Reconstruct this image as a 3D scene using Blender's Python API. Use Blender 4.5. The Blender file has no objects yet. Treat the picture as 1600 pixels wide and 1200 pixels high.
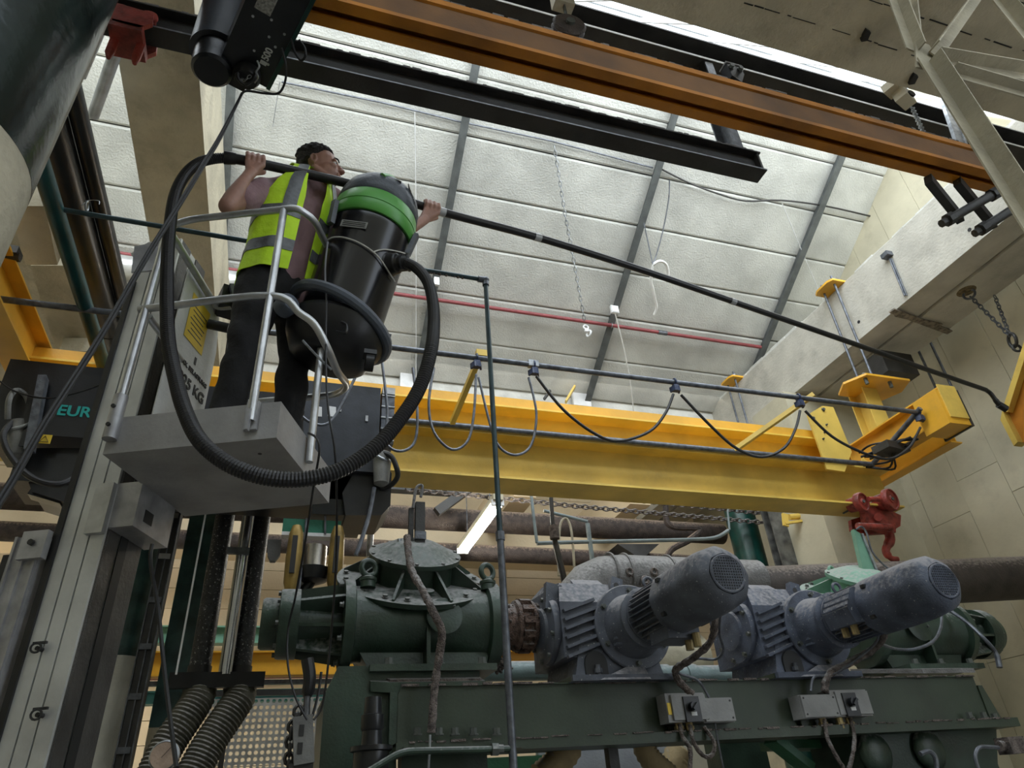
import bpy, bmesh, math, random
from mathutils import Vector, Matrix, Quaternion
random.seed(7)
V = Vector
EYE = 1.6                       # height of the photographer's phone above the floor
F = 1075.0
# world axes seen in the photograph's camera frame (x right, y down, z forward)
AU = V((-130, -1700, 1075)).normalized()
AX = V((3570, 407, 1075)); AX = (AX - AU * AX.dot(AU)).normalized()
AY = AX.cross(AU); AY = AY if AY.z > 0 else -AY

# ---------------------------------------------------------------- camera, light, exposure
sc = bpy.context.scene
cam = bpy.data.cameras.new('camera'); camo = bpy.data.objects.new('camera', cam)
sc.collection.objects.link(camo); sc.camera = camo
cam.sensor_fit = 'HORIZONTAL'; cam.sensor_width = 36; cam.lens = F / 1600 * 36
cam.clip_start = .05; cam.clip_end = 300
right = V((AX.x, AY.x, AU.x)); down = V((AX.y, AY.y, AU.y)); fwd = V((AX.z, AY.z, AU.z))
m = Matrix((right, -down, -fwd)).transposed().to_4x4(); m.translation = V((0, 0, EYE))
camo.matrix_world = m

sc.view_settings.view_transform = 'Standard'; sc.view_settings.look = 'None'
sc.view_settings.gamma = 1; sc.view_settings.use_curve_mapping = False
sc.view_settings.exposure = 0.0
try:
    sc.cycles.use_denoising = True
    sc.cycles.max_bounces = 8; sc.cycles.diffuse_bounces = 5
except Exception: pass
w = bpy.data.worlds.new('sky'); sc.world = w; w.use_nodes = True
w.node_tree.nodes['Background'].inputs[0].default_value = (.82, .90, 1, 1)
w.node_tree.nodes['Background'].inputs[1].default_value = 2.8

def area(name, loc, aim, sx, sy, power, col):
    l = bpy.data.lights.new(name, 'AREA'); l.shape = 'RECTANGLE'; l.size = sx; l.size_y = sy
    l.energy = power; l.color = col
    o = bpy.data.objects.new(name, l); sc.collection.objects.link(o); o.location = loc
    o.rotation_euler = V(aim).to_track_quat('-Z', 'Y').to_euler()
    return o
# daylight through the two north light glazings of the saw-tooth roof, plus near fill
area('north_light_daylight', (2.2, 2.85, 8.75), (0, .85, -.53), 13, 3.2, 590, (.93, .97, 1))
area('near_bay_fill', (2.2, -3.6, 8.75), (0, .85, -.53), 13, 3.2, 35, (.93, .97, 1))  # fill lamp added behind the camera to brighten near faces
area('far_bay_daylight', (2.2, 8.95, 8.3), (0, .8, -.6), 13, 3.0, 60, (1, .96, .88))

# ---------------------------------------------------------------- helpers
def ray(px, py):
    d = V((px - 800, py - 600, F))
    return V((d.dot(AX), d.dot(AY), d.dot(AU)))
def at(px, py, X=None, Y=None, Z=None):          # point of the place seen at a pixel, on a world plane (Z above floor)
    d = ray(px, py)
    if X is not None: s = X / d.x
    elif Y is not None: s = Y / d.y
    else: s = (Z - EYE) / d.z
    return V((0, 0, EYE)) + d * s

MATS = {}
def mat(name, col, rough=.55, metal=0, var=.12, scale=7, bump=.15, bscale=60, dust=0, dcol=(.36, .35, .34), col2=None, emit=0, dirt=0, coat=0, specks=0):
    if name in MATS: return MATS[name]
    m = bpy.data.materials.new(name); m.use_nodes = True; nt = m.node_tree; N = nt.nodes; L = nt.links
    b = N['Principled BSDF']; b.inputs['Roughness'].default_value = rough; b.inputs['Metallic'].default_value = metal
    if coat: b.inputs['Coat Weight'].default_value = coat
    tc = N.new('ShaderNodeTexCoord'); geo = N.new('ShaderNodeNewGeometry')
    src = geo.outputs['Position']
    n1 = N.new('ShaderNodeTexNoise'); n1.inputs['Scale'].default_value = scale; n1.inputs['Detail'].default_value = 4
    L.new(src, n1.inputs['Vector'])
    mx = N.new('ShaderNodeMix'); mx.data_type = 'RGBA'
    c2 = col2 or tuple(max(0, c * (1 - var * 2)) for c in col)
    mx.inputs[6].default_value = (*[min(1, c * (1 + var)) for c in col], 1); mx.inputs[7].default_value = (*c2, 1)
    rp = N.new('ShaderNodeValToRGB'); rp.color_ramp.elements[0].position = .38; rp.color_ramp.elements[1].position = .68
    L.new(n1.outputs[0], rp.inputs[0]); L.new(rp.outputs[0], mx.inputs[0])
    out = mx.outputs[2]
    if specks:
        n4 = N.new('ShaderNodeTexNoise'); n4.inputs['Scale'].default_value = 70; n4.inputs['Detail'].default_value = 2
        L.new(src, n4.inputs['Vector'])
        r4 = N.new('ShaderNodeValToRGB'); r4.color_ramp.elements[0].position = .70 - .06 * specks; r4.color_ramp.elements[1].position = .74 - .06 * specks
        L.new(n4.outputs[0], r4.inputs[0])
        m4 = N.new('ShaderNodeMix'); m4.data_type = 'RGBA'; L.new(r4.outputs[0], m4.inputs[0]); L.new(out, m4.inputs[6])
        m4.inputs[7].default_value = (.36, .36, .36, 1); out = m4.outputs[2]
    if dirt:
        n3 = N.new('ShaderNodeTexNoise'); n3.inputs['Scale'].default_value = 2.3; n3.inputs['Detail'].default_value = 9; n3.inputs['Roughness'].default_value = .7
        L.new(src, n3.inputs['Vector'])
        r3 = N.new('ShaderNodeValToRGB'); r3.color_ramp.elements[0].position = .52; r3.color_ramp.elements[1].position = .78
        r3.color_ramp.elements[1].color = (dirt, dirt, dirt, 1)
        L.new(n3.outputs[0], r3.inputs[0])
        m3 = N.new('ShaderNodeMix'); m3.data_type = 'RGBA'; L.new(r3.outputs[0], m3.inputs[0]); L.new(out, m3.inputs[6])
        m3.inputs[7].default_value = (.09, .07, .055, 1); out = m3.outputs[2]
    if dust:
        sx = N.new('ShaderNodeSeparateXYZ'); L.new(geo.outputs['Normal'], sx.inputs[0])
        n2 = N.new('ShaderNodeTexNoise'); n2.inputs['Scale'].default_value = 38; n2.inputs['Detail'].default_value = 6
        L.new(src, n2.inputs['Vector'])
        a = N.new('ShaderNodeMath'); a.operation = 'MULTIPLY_ADD'; L.new(n2.outputs[0], a.inputs[0]); a.inputs[1].default_value = 1.5; L.new(sx.outputs[2], a.inputs[2])
        rr = N.new('ShaderNodeMapRange'); rr.inputs[1].default_value = 1.48 - dust; rr.inputs[2].default_value = 1.95 - dust; rr.inputs[4].default_value = .92
        L.new(a.outputs[0], rr.inputs[0])
        m2 = N.new('ShaderNodeMix'); m2.data_type = 'RGBA'; L.new(rr.outputs[0], m2.inputs[0]); L.new(out, m2.inputs[6]); m2.inputs[7].default_value = (*dcol, 1)
        out = m2.outputs[2]
        ro = N.new('ShaderNodeMapRange'); L.new(rr.outputs[0], ro.inputs[0]); ro.inputs[3].default_value = rough; ro.inputs[4].default_value = .95
        L.new(ro.outputs[0], b.inputs['Roughness'])
    L.new(out, b.inputs['Base Color'])
    if bump:
        nb = N.new('ShaderNodeTexNoise'); nb.inputs['Scale'].default_value = bscale; nb.inputs['Detail'].default_value = 5
        L.new(src, nb.inputs['Vector'])
        bp = N.new('ShaderNodeBump'); bp.inputs['Strength'].default_value = bump; bp.inputs['Distance'].default_value = .02
        L.new(nb.outputs[0], bp.inputs['Height']); L.new(bp.outputs[0], b.inputs['Normal'])
    if emit:
        b.inputs['Emission Color'].default_value = (*col, 1); b.inputs['Emission Strength'].default_value = emit
    MATS[name] = m; return m

def perp(d):
    d = V(d).normalized(); a = V((0, 0, 1)) if abs(d.z) < .9 else V((1, 0, 0))
    u = d.cross(a).normalized(); return u, u.cross(d).normalized()

class MB:
    def __init__(s): s.v = []; s.f = []
    def add(s, vs, fs):
        o = len(s.v); s.v += [V(x) for x in vs]; s.f += [tuple(i + o for i in f) for f in fs]; return s
    def box(s, c, d, r=None):                       # centre, size, optional 3x3 / angle about z
        c = V(c); h = V(d) * .5
        R = Matrix.Rotation(r, 3, 'Z') if isinstance(r, (int, float)) else r
        vs = [V((x * h.x, y * h.y, z * h.z)) for x in (-1, 1) for y in (-1, 1) for z in (-1, 1)]
        if R is not None: vs = [R @ x for x in vs]
        return s.add([c + x for x in vs], [(0, 1, 3, 2), (4, 6, 7, 5), (0, 4, 5, 1), (2, 3, 7, 6), (0, 2, 6, 4), (1, 5, 7, 3)])
    def b2(s, a, b): a = V(a); b = V(b); return s.box((a + b) / 2, (abs(a.x - b.x), abs(a.y - b.y), abs(a.z - b.z)))
    def bar(s, a, b, w, h, up=(0, 0, 1)):          # rectangular section along a segment
        a = V(a); b = V(b); d = (b - a).normalized(); sd = d.cross(V(up)).normalized(); u = sd.cross(d)
        vs = []
        for p in (a, b):
            for i, j in ((-1, -1), (1, -1), (1, 1), (-1, 1)): vs.append(p + sd * (i * w / 2) + u * (j * h / 2))
        return s.add(vs, [(3, 2, 1, 0), (4, 5, 6, 7), (0, 1, 5, 4), (1, 2, 6, 5), (2, 3, 7, 6), (3, 0, 4, 7)])
    def sweep(s, prof, a, b, up=(0, 0, 1)):        # closed 2D profile (side, up) along a segment
        a = V(a); b = V(b); d = (b - a).normalized(); sd = d.cross(V(up)).normalized(); u = sd.cross(d); n = len(prof)
        vs = [p + sd * x + u * y for p in (a, b) for x, y in prof]
        return s.add(vs, [tuple(range(n))[::-1], tuple(range(n, 2 * n))] + [(i, (i + 1) % n, n + (i + 1) % n, n + i) for i in range(n)])
    def ibeam(s, a, b, h, w, tf=.015, tw=.01, up=(0, 0, 1)):   # a, b on the underside centre line
        x, t = w / 2, tw / 2
        return s.sweep([(-x, 0), (x, 0), (x, tf), (t, tf), (t, h - tf), (x, h - tf), (x, h), (-x, h), (-x, h - tf), (-t, h - tf), (-t, tf), (-x, tf)], a, b, up)
    def chan(s, a, b, h, w, t=.012, up=(0, 0, 1)):             # channel, web at side 0, flanges to +side
        return s.sweep([(0, 0), (w, 0), (w, t), (t, t), (t, h - t), (w, h - t), (w, h), (0, h)], a, b, up)
    def angle(s, a, b, w, t=.008, up=(0, 0, 1)):
        return s.sweep([(0, 0), (w, 0), (w, t), (t, t), (t, w), (0, w)], a, b, up)
    def tube(s, pts, r, n=8, cap=True, jit=0, closed=False):
        pts = [V(p) for p in pts]; k = len(pts); rs = r if isinstance(r, (list, tuple)) else [r] * k
        u = None; rings = []
        for i, p in enumerate(pts):
            if closed: t = pts[(i + 1) % k] - pts[i - 1]
            else: t = pts[min(i + 1, k - 1)] - pts[max(i - 1, 0)]
            t = t.normalized() if t.length > 1e-9 else V((0, 0, 1))
            if u is None: u, _ = perp(t)
            u = (u - t * u.dot(t)); u = u.normalized() if u.length > 1e-6 else perp(t)[0]
            w_ = t.cross(u); rr = rs[i] * (1 + (random.uniform(-jit, jit) if jit else 0))
            rings.append([p + (u * math.cos(2 * math.pi * j / n) + w_ * math.sin(2 * math.pi * j / n)) * rr * (1 + (random.uniform(-jit, jit) if jit else 0)) for j in range(n)])
        vs = [x for R in rings for x in R]; fs = []
        for i in range(k if closed else k - 1):
            a = i * n; b = ((i + 1) % k) * n
            fs += [(a + j, a + (j + 1) % n, b + (j + 1) % n, b + j) for j in range(n)]
        if cap and not closed: fs += [tuple(range(n))[::-1], tuple(range((k - 1) * n, k * n))]
        return s.add(vs, fs)
    def cyl(s, a, b, r, n=16, r2=None): return s.tube([a, b], [r, r if r2 is None else r2], n)
    def lathe(s, o, ax, prof, n=28):               # prof: (distance along axis, radius)
        o = V(o); ax = V(ax).normalized(); return s.tube2([o + ax * t for t, _ in prof], [max(r, 1e-4) for _, r in prof], ax, n)
    def tube2(s, pts, rs, ax, n):
        u, w_ = perp(ax); w_ = V(ax).normalized().cross(u); vs = []; k = len(pts)
        for p, r in zip(pts, rs): vs += [p + (u * math.cos(2 * math.pi * j / n) + w_ * math.sin(2 * math.pi * j / n)) * r for j in range(n)]
        fs = [(i * n + j, i * n + (j + 1) % n, (i + 1) * n + (j + 1) % n, (i + 1) * n + j) for i in range(k - 1) for j in range(n)]
        fs += [tuple(range(n))[::-1], tuple(range((k - 1) * n, k * n))]
        return s.add(vs, fs)
    def torus(s, o, ax, R, r, n=20, m_=8, e=(1, 1)):
        u, w_ = perp(ax); return s.tube([V(o) + u * math.cos(2 * math.pi * i / n) * R * e[0] + w_ * math.sin(2 * math.pi * i / n) * R * e[1] for i in range(n)], r, m_, closed=True)
    def prism(s, pts, vec):                        # planar polygon pushed along vec
        pts = [V(p) for p in pts]; n = len(pts); vec = V(vec)
        return s.add(pts + [p + vec for p in pts], [tuple(range(n))[::-1], tuple(range(n, 2 * n))] + [(i, (i + 1) % n, n + (i + 1) % n, n + i) for i in range(n)])
    def hexb(s, p, ax, r=.012, h=.012):
        p = V(p); ax = V(ax).normalized(); s.lathe(p, ax, [(0, r * 1.35), (h * .2, r * 1.35), (h * .21, r), (h, r)], 6); return s
    def ball(s, c, r, n=12, sc_=(1, 1, 1), R=None):
        c = V(c); vs = []; k = n // 2
        for i in range(1, k):
            a = math.pi * i / k
            for j in range(n):
                b = 2 * math.pi * j / n; q = V((math.sin(a) * math.cos(b) * sc_[0], math.sin(a) * math.sin(b) * sc_[1], math.cos(a) * sc_[2])) * r
                vs.append(c + (R @ q if R is not None else q))
        tq = V((0, 0, sc_[2])) * r; tq = R @ tq if R is not None else tq
        vs += [c + tq, c - tq]; t = len(vs) - 2
        fs = [(i * n + j, (i + 1) * n + j, (i + 1) * n + (j + 1) % n, i * n + (j + 1) % n) for i in range(k - 2) for j in range(n)]
        fs += [(t, j, (j + 1) % n) for j in range(n)] + [(t + 1, (k - 2) * n + (j + 1) % n, (k - 2) * n + j) for j in range(n)]
        return s.add(vs, fs)
    def tf(s, M): s.v = [M @ x for x in s.v]; return s

def catm(pts, k=6):
    P = [V(p) for p in pts]; out = []
    for i in range(len(P) - 1):
        p0 = P[max(i - 1, 0)]; p1 = P[i]; p2 = P[i + 1]; p3 = P[min(i + 2, len(P) - 1)]
        for j in range(k):
            t = j / k; out.append(.5 * ((2 * p1) + (p2 - p0) * t + (2 * p0 - 5 * p1 + 4 * p2 - p3) * t * t + (3 * p1 - p0 - 3 * p2 + p3) * t ** 3))
    return out + [P[-1]]
def sag(a, b, s_, n=10):
    a = V(a); b = V(b); return [a.lerp(b, i / n) - V((0, 0, s_ * 4 * (i / n) * (1 - i / n))) for i in range(n + 1)]
def bend(pts, r=.05, k=5):                        # polyline with rounded corners
    P = [V(p) for p in pts]; out = [P[0]]
    for i in range(1, len(P) - 1):
        a = (P[i - 1] - P[i]); b = (P[i + 1] - P[i]); q = min(r, a.length * .45, b.length * .45)
        A = P[i] + a.normalized() * q; B = P[i] + b.normalized() * q
        out += [(A.lerp(P[i], t)).lerp(P[i].lerp(B, t), t) for t in [j / k for j in range(k + 1)]]
    return out + [P[-1]]

ORG = {}
def link(name, mb, material, org, parent=None, sharp=35, smooth=True):
    me = bpy.data.meshes.new(name); me.from_pydata([v - org for v in mb.v], [], mb.f); me.validate()
    bm = bmesh.new(); bm.from_mesh(me); bmesh.ops.recalc_face_normals(bm, faces=bm.faces[:]); bm.to_mesh(me); bm.free()
    if smooth:
        me.shade_smooth()
        try: me.set_sharp_from_angle(angle=math.radians(sharp))
        except Exception: pass
    me.materials.append(material)
    o = bpy.data.objects.new(name, me); sc.collection.objects.link(o)
    if parent is not None: o.parent = parent
    else: o.location = org
    ORG[o.name] = org; return o
def props(o, label=None, cat=None, group=None, kind=None):
    if label: o['label'] = label
    if cat: o['category'] = cat
    if group: o['group'] = group
    if kind: o['kind'] = kind
    return o
def base(mb):
    xs = [v.x for v in mb.v]; ys = [v.y for v in mb.v]; zs = [v.z for v in mb.v]
    return V(((min(xs) + max(xs)) / 2, (min(ys) + max(ys)) / 2, min(zs)))
def thing(name, label, cat, loc, group=None, kind=None):        # empty at the thing's base
    o = bpy.data.objects.new(name, None); o.empty_display_size = .1; sc.collection.objects.link(o); o.location = loc
    ORG[o.name] = V(loc); return props(o, label, cat, group, kind)
def part(name, mb, m_, parent, label=None, kind=None, **k):
    o = link(name, mb, m_, ORG[parent.name], parent, **k); return props(o, label, kind=kind)
def single(name, mb, m_, label, cat, group=None, kind=None, **k):
    return props(link(name, mb, m_, base(mb), **k), label, cat, group, kind)
def text(name, s, m_, parent, org_pt, R, size, depth=.002, align='CENTER'):
    cu = bpy.data.curves.new(name, 'FONT'); cu.body = s; cu.size = size; cu.extrude = depth; cu.align_x = align; cu.align_y = 'CENTER'
    cu.offset = size * .02
    tmp = bpy.data.objects.new('t', cu); sc.collection.objects.link(tmp)
    dg = bpy.context.evaluated_depsgraph_get(); me = bpy.data.meshes.new_from_object(tmp.evaluated_get(dg))
    bpy.data.objects.remove(tmp); me.name = name
    M = R.to_4x4(); M.translation = V(org_pt) - ORG[parent.name]; me.transform(M); me.materials.clear(); me.materials.append(m_)
    o = bpy.data.objects.new(name, me); sc.collection.objects.link(o); o.parent = parent; ORG[o.name] = ORG[parent.name]; return o
def frame3(x, y):                                 # 3x3 with columns x, y, x cross y
    x = V(x).normalized(); y = V(y); y = (y - x * y.dot(x)).normalized(); z = x.cross(y)
    return Matrix((x, y, z)).transposed()

# ---------------------------------------------------------------- materials
roofm = mat('painted_roof_board', (.58, .585, .55), .85, var=.10, scale=1.6, bump=.5, bscale=45)
battm = mat('grey_steel_batten', (.10, .11, .11), .55, var=.15)
creamc = mat('cream_painted_concrete', (.50, .455, .34), .8, var=.10, scale=2.5, bump=.35, bscale=30, dirt=.45)
creamw = mat('cream_wall_paint', (.55, .51, .38), .8, var=.07, scale=1.3, bump=.12, bscale=20, dirt=.25)
beigeb = mat('beige_far_wall_paint', (.62, .50, .33), .8, var=.08, scale=1.1, bump=.15, bscale=25)
whitec = mat('white_concrete', (.62, .62, .58), .85, var=.10, scale=3, bump=.4, bscale=25, dirt=.15)
darks = mat('dark_painted_steel', (.035, .034, .032), .5, var=.2, scale=5, dust=.18, dcol=(.30, .29, .30))
ochre = mat('ochre_track_paint', (.46, .17, .012), .42, var=.18, scale=3, bump=.1, dust=.1, dirt=.25)
yell = mat('crane_yellow_paint', (.80, .42, .035), .38, var=.10, scale=2, bump=.06, dirt=.25, dust=.06)
yell2 = mat('pale_yellow_paint', (.72, .50, .10), .45, var=.10, scale=2, bump=.08, dirt=.3)
redp = mat('red_oxide_paint', (.30, .045, .03), .5, var=.25, scale=14, bump=.25, dust=.12)
alum = mat('brushed_aluminium', (.52, .53, .54), .38, metal=.85, var=.10, scale=14, bump=.08)
alumd = mat('dull_aluminium', (.42, .42, .43), .5, metal=.6, var=.15, scale=9, bump=.1, dirt=.2)
galv = mat('galvanised_steel', (.34, .36, .38), .42, metal=.7, var=.2, scale=18, bump=.08)
galvd = mat('dull_grey_conduit', (.13, .14, .16), .4, metal=.5, var=.2, scale=18)
blackp = mat('black_plastic', (.012, .012, .013), .38, var=.2, bump=.04)
blackr = mat('black_rubber', (.010, .010, .011), .5, var=.2, bump=.1)
blackm = mat('black_hoist_steel', (.012, .013, .015), .32, var=.2, bump=.05)
hoistg = mat('dark_grey_hoist_cover', (.035, .040, .050), .4, var=.15, bump=.05)
mgreen = mat('machine_green_paint', (.028, .050, .034), .38, var=.18, scale=6, bump=.12, dust=.30, dcol=(.27, .27, .265), dirt=.3)
mgreen2 = mat('beam_green_paint', (.034, .050, .030), .5, var=.12, scale=3, bump=.08, dust=.30, dcol=(.30, .29, .28), dirt=.2)
tgreen = mat('pale_green_paint', (.16, .34, .24), .42, var=.1, bump=.08, dust=.25, dcol=(.38, .40, .37))
dgreen = mat('dark_green_paint', (.006, .045, .035), .28, var=.2, bump=.05, dirt=.2)
dgreenb = mat('deep_green_column_paint', (.008, .016, .014), .22, var=.3, scale=5, bump=.12, bscale=18)
motorg = mat('dusty_grey_motor_paint', (.095, .105, .13), .6, var=.15, scale=9, bump=.10, bscale=110, dust=.42, dcol=(.31, .30, .31), specks=.2)
gearg = mat('dusty_blue_grey_gearbox', (.085, .10, .14), .62, var=.2, scale=9, bump=.18, bscale=90, dust=.42, dcol=(.30, .29, .30), specks=.2)
dustm = mat('caked_brown_dust', (.17, .14, .125), .95, var=.3, scale=30, bump=1, bscale=120, dust=.4)
rustm = mat('dusty_rust_coupling', (.14, .09, .07), .9, var=.3, scale=25, bump=1, bscale=90, dust=.45, dcol=(.27, .24, .23))
pipeb = mat('dusty_brown_pipe', (.050, .036, .030), .7, var=.25, scale=12, bump=.6, bscale=90, dust=.36, dcol=(.30, .22, .16))
pipeg = mat('dusty_grey_lagging', (.17, .165, .16), .85, var=.15, scale=8, bump=.5, bscale=60, dust=.5, dcol=(.36, .35, .34))
boltm = mat('dull_bolt_steel', (.10, .11, .10), .5, metal=.3, dust=.3)
skinm = mat('skin', (.36, .19, .14), .5, var=.08, scale=12, bump=.05)
hairm = mat('dark_brown_hair', (.018, .014, .012), .8, var=.3, scale=60, bump=.8, bscale=160)
teem = mat('dusty_pink_cotton', (.27, .165, .18), .85, var=.04, scale=9, bump=.25, bscale=40)
trousm = mat('black_trouser_cloth', (.010, .010, .011), .85, var=.2, scale=8, bump=.4, bscale=25)
hivis = mat('fluorescent_yellow_cloth', (.62, .95, .03), .7, var=.06, scale=9, bump=.3, bscale=30)
reflm = mat('grey_reflective_tape', (.14, .15, .16), .4, var=.15, scale=25, bump=.2)
whitep = mat('white_plastic', (.72, .73, .74), .45, var=.05)
tealt = mat('teal_lettering', (.02, .36, .32), .5, var=0, bump=0)
whitet = mat('white_lettering', (.6, .6, .58), .5, var=0, bump=0)
blackt = mat('black_lettering', (.02, .02, .02), .5, var=0, bump=0)
signy = mat('yellow_label', (.80, .55, .04), .5, var=.06, bump=0)
# ================================================================ THE SETTING
def st(name, mb, m_, **k):
    o = link(name, mb, m_, base(mb), **k); o['kind'] = 'structure'; return o
def st_empty(name, loc):
    o = thing(name, None, None, loc, kind='structure'); return o
XL, XR, YB = -4.6, 7.9, 11.6
E_ = EYE
def roofz(y): return 10.71 + E_ - .607 * y
floorm = mat('grey_concrete_floor', (.20, .19, .18), .7, var=.15, scale=1.5, bump=.2, dirt=.3)
st('floor', MB().b2((XL, -6, -.1), (XR + .3, YB + .2, 0)), floorm)

# main roof slope: boards between battens
ce = st_empty('ceiling', (2, 4, roofz(4)))
rows = [3.69 + .598 * k for k in range(9)]
batx = [-1.172 + 2.72 * k for k in range(-2, 6)]
nrm = V((0, .607, 1)).normalized()
for i in range(len(batx) - 1):
    for j in range(len(rows) - 1):
        x0 = max(batx[i], XL - .3); x1 = min(batx[i + 1], 9.9)
        if x1 - x0 < .1 or rows[j] < 4.0: continue
        y0, y1 = rows[j] + .006, rows[j + 1] - .006
        dz = random.uniform(-.006, .006)
        mb = MB()
        # board with a rounded lower lip along its front edge
        a = V((x0 + .01, y0, roofz(y0) + dz)); b = V((x1 - .01, y0, roofz(y0) + dz)); c = V((x1 - .01, y1, roofz(y1) + dz)); d = V((x0 + .01, y1, roofz(y1) + dz))
        e = .045
        l0 = V((0, .02, -.02 * .607)); l1 = -l0
        mb.add([a, b, c, d, a + nrm * e, b + nrm * e, c + nrm * e, d + nrm * e, a + l0 - nrm * .014, b + l0 - nrm * .014, c + l1 - nrm * .014, d + l1 - nrm * .014],
               [(0, 1, 9, 8), (8, 9, 10, 11), (11, 10, 2, 3), (4, 7, 6, 5), (0, 4, 5, 1), (2, 6, 7, 3), (0, 8, 11, 3, 7, 4), (1, 5, 6, 2, 10, 9)])
        part('roof_board', mb, roofm, ce, smooth=False)
mb = MB().add([(XL - .5, 4.0, roofz(4.0) + .07), (10, 4.0, roofz(4) + .07), (10, 8.7, roofz(8.7) + .07), (XL - .5, 8.7, roofz(8.7) + .07), (XL - .5, 4.0, roofz(4.0) + .2), (10, 4.0, roofz(4) + .2), (10, 8.7, roofz(8.7) + .2), (XL - .5, 8.7, roofz(8.7) + .2)],
              [(0, 1, 2, 3), (7, 6, 5, 4), (0, 4, 5, 1), (1, 5, 6, 2), (2, 6, 7, 3), (3, 7, 4, 0)])
part('roof_deck', mb, battm, ce)
for x in batx[0:]:
    if XL - .2 < x < 9.8:
        mb = MB().ibeam(V((x, 4.1, roofz(4.1) - .15)), V((x, 8.55, roofz(8.55) - .15)), .15, .10, .012, .012, up=nrm)
        part('roof_batten', mb, battm, ce)

# saw-tooth glazing above the near gutter beam: bars and panes
def glazing(name, y0, z0, y1, z1):
    g = st_empty(name, ((XL + XR) / 2, y0, z0))
    gl = MATS.get('wired_glass') or bpy.data.materials.new('wired_glass')
    if 'wired_glass' not in MATS:
        MATS['wired_glass'] = gl; gl.use_nodes = True; nt = gl.node_tree; nt.nodes.clear()
        o = nt.nodes.new('ShaderNodeOutputMaterial'); mx = nt.nodes.new('ShaderNodeMixShader'); t = nt.nodes.new('ShaderNodeBsdfTransparent'); gs = nt.nodes.new('ShaderNodeBsdfGlossy')
        t.inputs[0].default_value = (.93, .95, .95, 1); gs.inputs['Roughness'].default_value = .15; mx.inputs[0].default_value = .04
        nt.links.new(t.outputs[0], mx.inputs[1]); nt.links.new(gs.outputs[0], mx.inputs[2]); nt.links.new(mx.outputs[0], o.inputs[0])
    x = XL - .2; k = 0
    d = V((0, y1 - y0, z1 - z0)).normalized()
    while x < 9.9:
        part('glazing_bar', MB().bar((x, y0, z0), (x, y1, z1), .05, .05, up=(0, -1, .5)), whitep, g)
        part('glass_pane', MB().add([(x + .03, y0, z0), (x + .87, y0, z0), (x + .87, y1, z1), (x + .03, y1, z1)], [(0, 1, 2, 3)]), MATS['wired_glass'], g)
        x += .9
    part('ridge_bar', MB().bar((XL - .2, y1, z1), (10, y1, z1), .12, .1), whitep, g)
    return g
glazing('window_1', 2.3, 5.35 + E_, 4.05, roofz(4.05) + .12)
glazing('window_2', -4.2, 5.35 + E_, -2.4, 8.3 + E_)
glazing('window_3', 8.8, 5.6 + E_, 9.7, 6.9 + E_)
# near bay roof (over the photographer) and far bay roof
st('ceiling.001', MB().prism([(XL - .3, -2.4, 8.3 + E_), (XL - .3, 1.3, 5.9 + E_), (XL - .3, 1.3, 6.05 + E_), (XL - .3, -2.4, 8.45 + E_)], (XR - XL + 2.3, 0, 0)), roofm)
st('ceiling.002', MB().prism([(XL - .3, 9.7, 6.9 + E_), (XL - .3, YB + .4, 5.6 + E_), (XL - .3, YB + .4, 5.75 + E_), (XL - .3, 9.7, 7.05 + E_)], (XR - XL + 2.3, 0, 0)), creamc)

# gutter beam above: seen from below along the top right, and the white far gutter
g1 = MB().b2((XL - .2, 1.12, 4.82 + E_), (9.9, 2.23, 5.35 + E_))
g1.b2((XL - .2, 1.3, 5.35 + E_), (9.9, 2.1, 5.95 + E_))
gb = st('gutter_beam', g1, creamc)
for x, y in ((3.05, 1.55), (4.35, 2.1), (4.9, 2.12), (1.6, 2.05), (3.7, 1.9)):      # broken pockets in the soffit
    part('soffit_pocket', MB().prism([(x, y, 4.79 + E_), (x + .05, y + .01, 4.79 + E_), (x + .07, y + .07, 4.79 + E_), (x + .03, y + .09, 4.79 + E_), (x + .01, y + .05, 4.79 + E_)], (0, 0, .035)), blackr, gb, 'dark broken pocket in the concrete')
g2 = MB().b2((XL - .2, 8.5, 5.0 + E_), (9.9, 8.9, 5.62 + E_))
st('gutter_beam.001', g2, whitec)

fl_ = MB()
for yy in (1.42, 1.72, 1.98):
    x = -1.0
    while x < 8:
        l = random.uniform(.03, .22); fl_.box((x + l / 2, yy + random.uniform(-.006, .006), 4.82 + E_ - .001), (l, random.uniform(.004, .012), .004), random.uniform(-.02, .02)); x += l * random.uniform(1.05, 1.8)
part('form_line', fl_, blackr, gb, 'dark broken form lines along the soffit', kind='stuff')
# concrete runway beams, along the hall
rb = MB(); z0, z1 = 4.82 + E_, 5.66 + E_
rb.b2((6.6, -.5, z0), (6.98, YB, z1)); rb.b2((7.04, -.5, z0), (7.6, YB, z1)); rb.b2((6.95, -.5, z0 + .05), (7.1, YB, z1 - .1))
rc = st('right_runway_beam', rb, mat('pale_concrete', (.50, .48, .42), .85, var=.08, scale=3, bump=.35, bscale=30, dirt=.35))
lip = MB()
y = .2
while y < 11:                                      # ragged mortar crest along the top edge
    h = random.uniform(.015, .06); l = random.uniform(.12, .35)
    lip.box((6.66 + random.uniform(0, .02), y + l / 2, z1 + h / 2), (.12, l, h), random.uniform(-.05, .05)); y += l
part('mortar_crest', lip, whitec, rc, kind='stuff')
for px, py in ((1515, 359), (1342, 503)):
    p = at(px, py, X=6.6); part('bolt_hole', MB().cyl(p + V((-.004, 0, 0)), p + V((.03, 0, 0)), .022, 12), blackr, rc, 'small dark round hole')
st('left_runway_beam', MB().b2((-1.54, .2, z0), (-.998, 8.5, z1)), creamc)
ws = st_empty('beam_packing', at(1440, 505, Z=4.8 + EYE))
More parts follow.
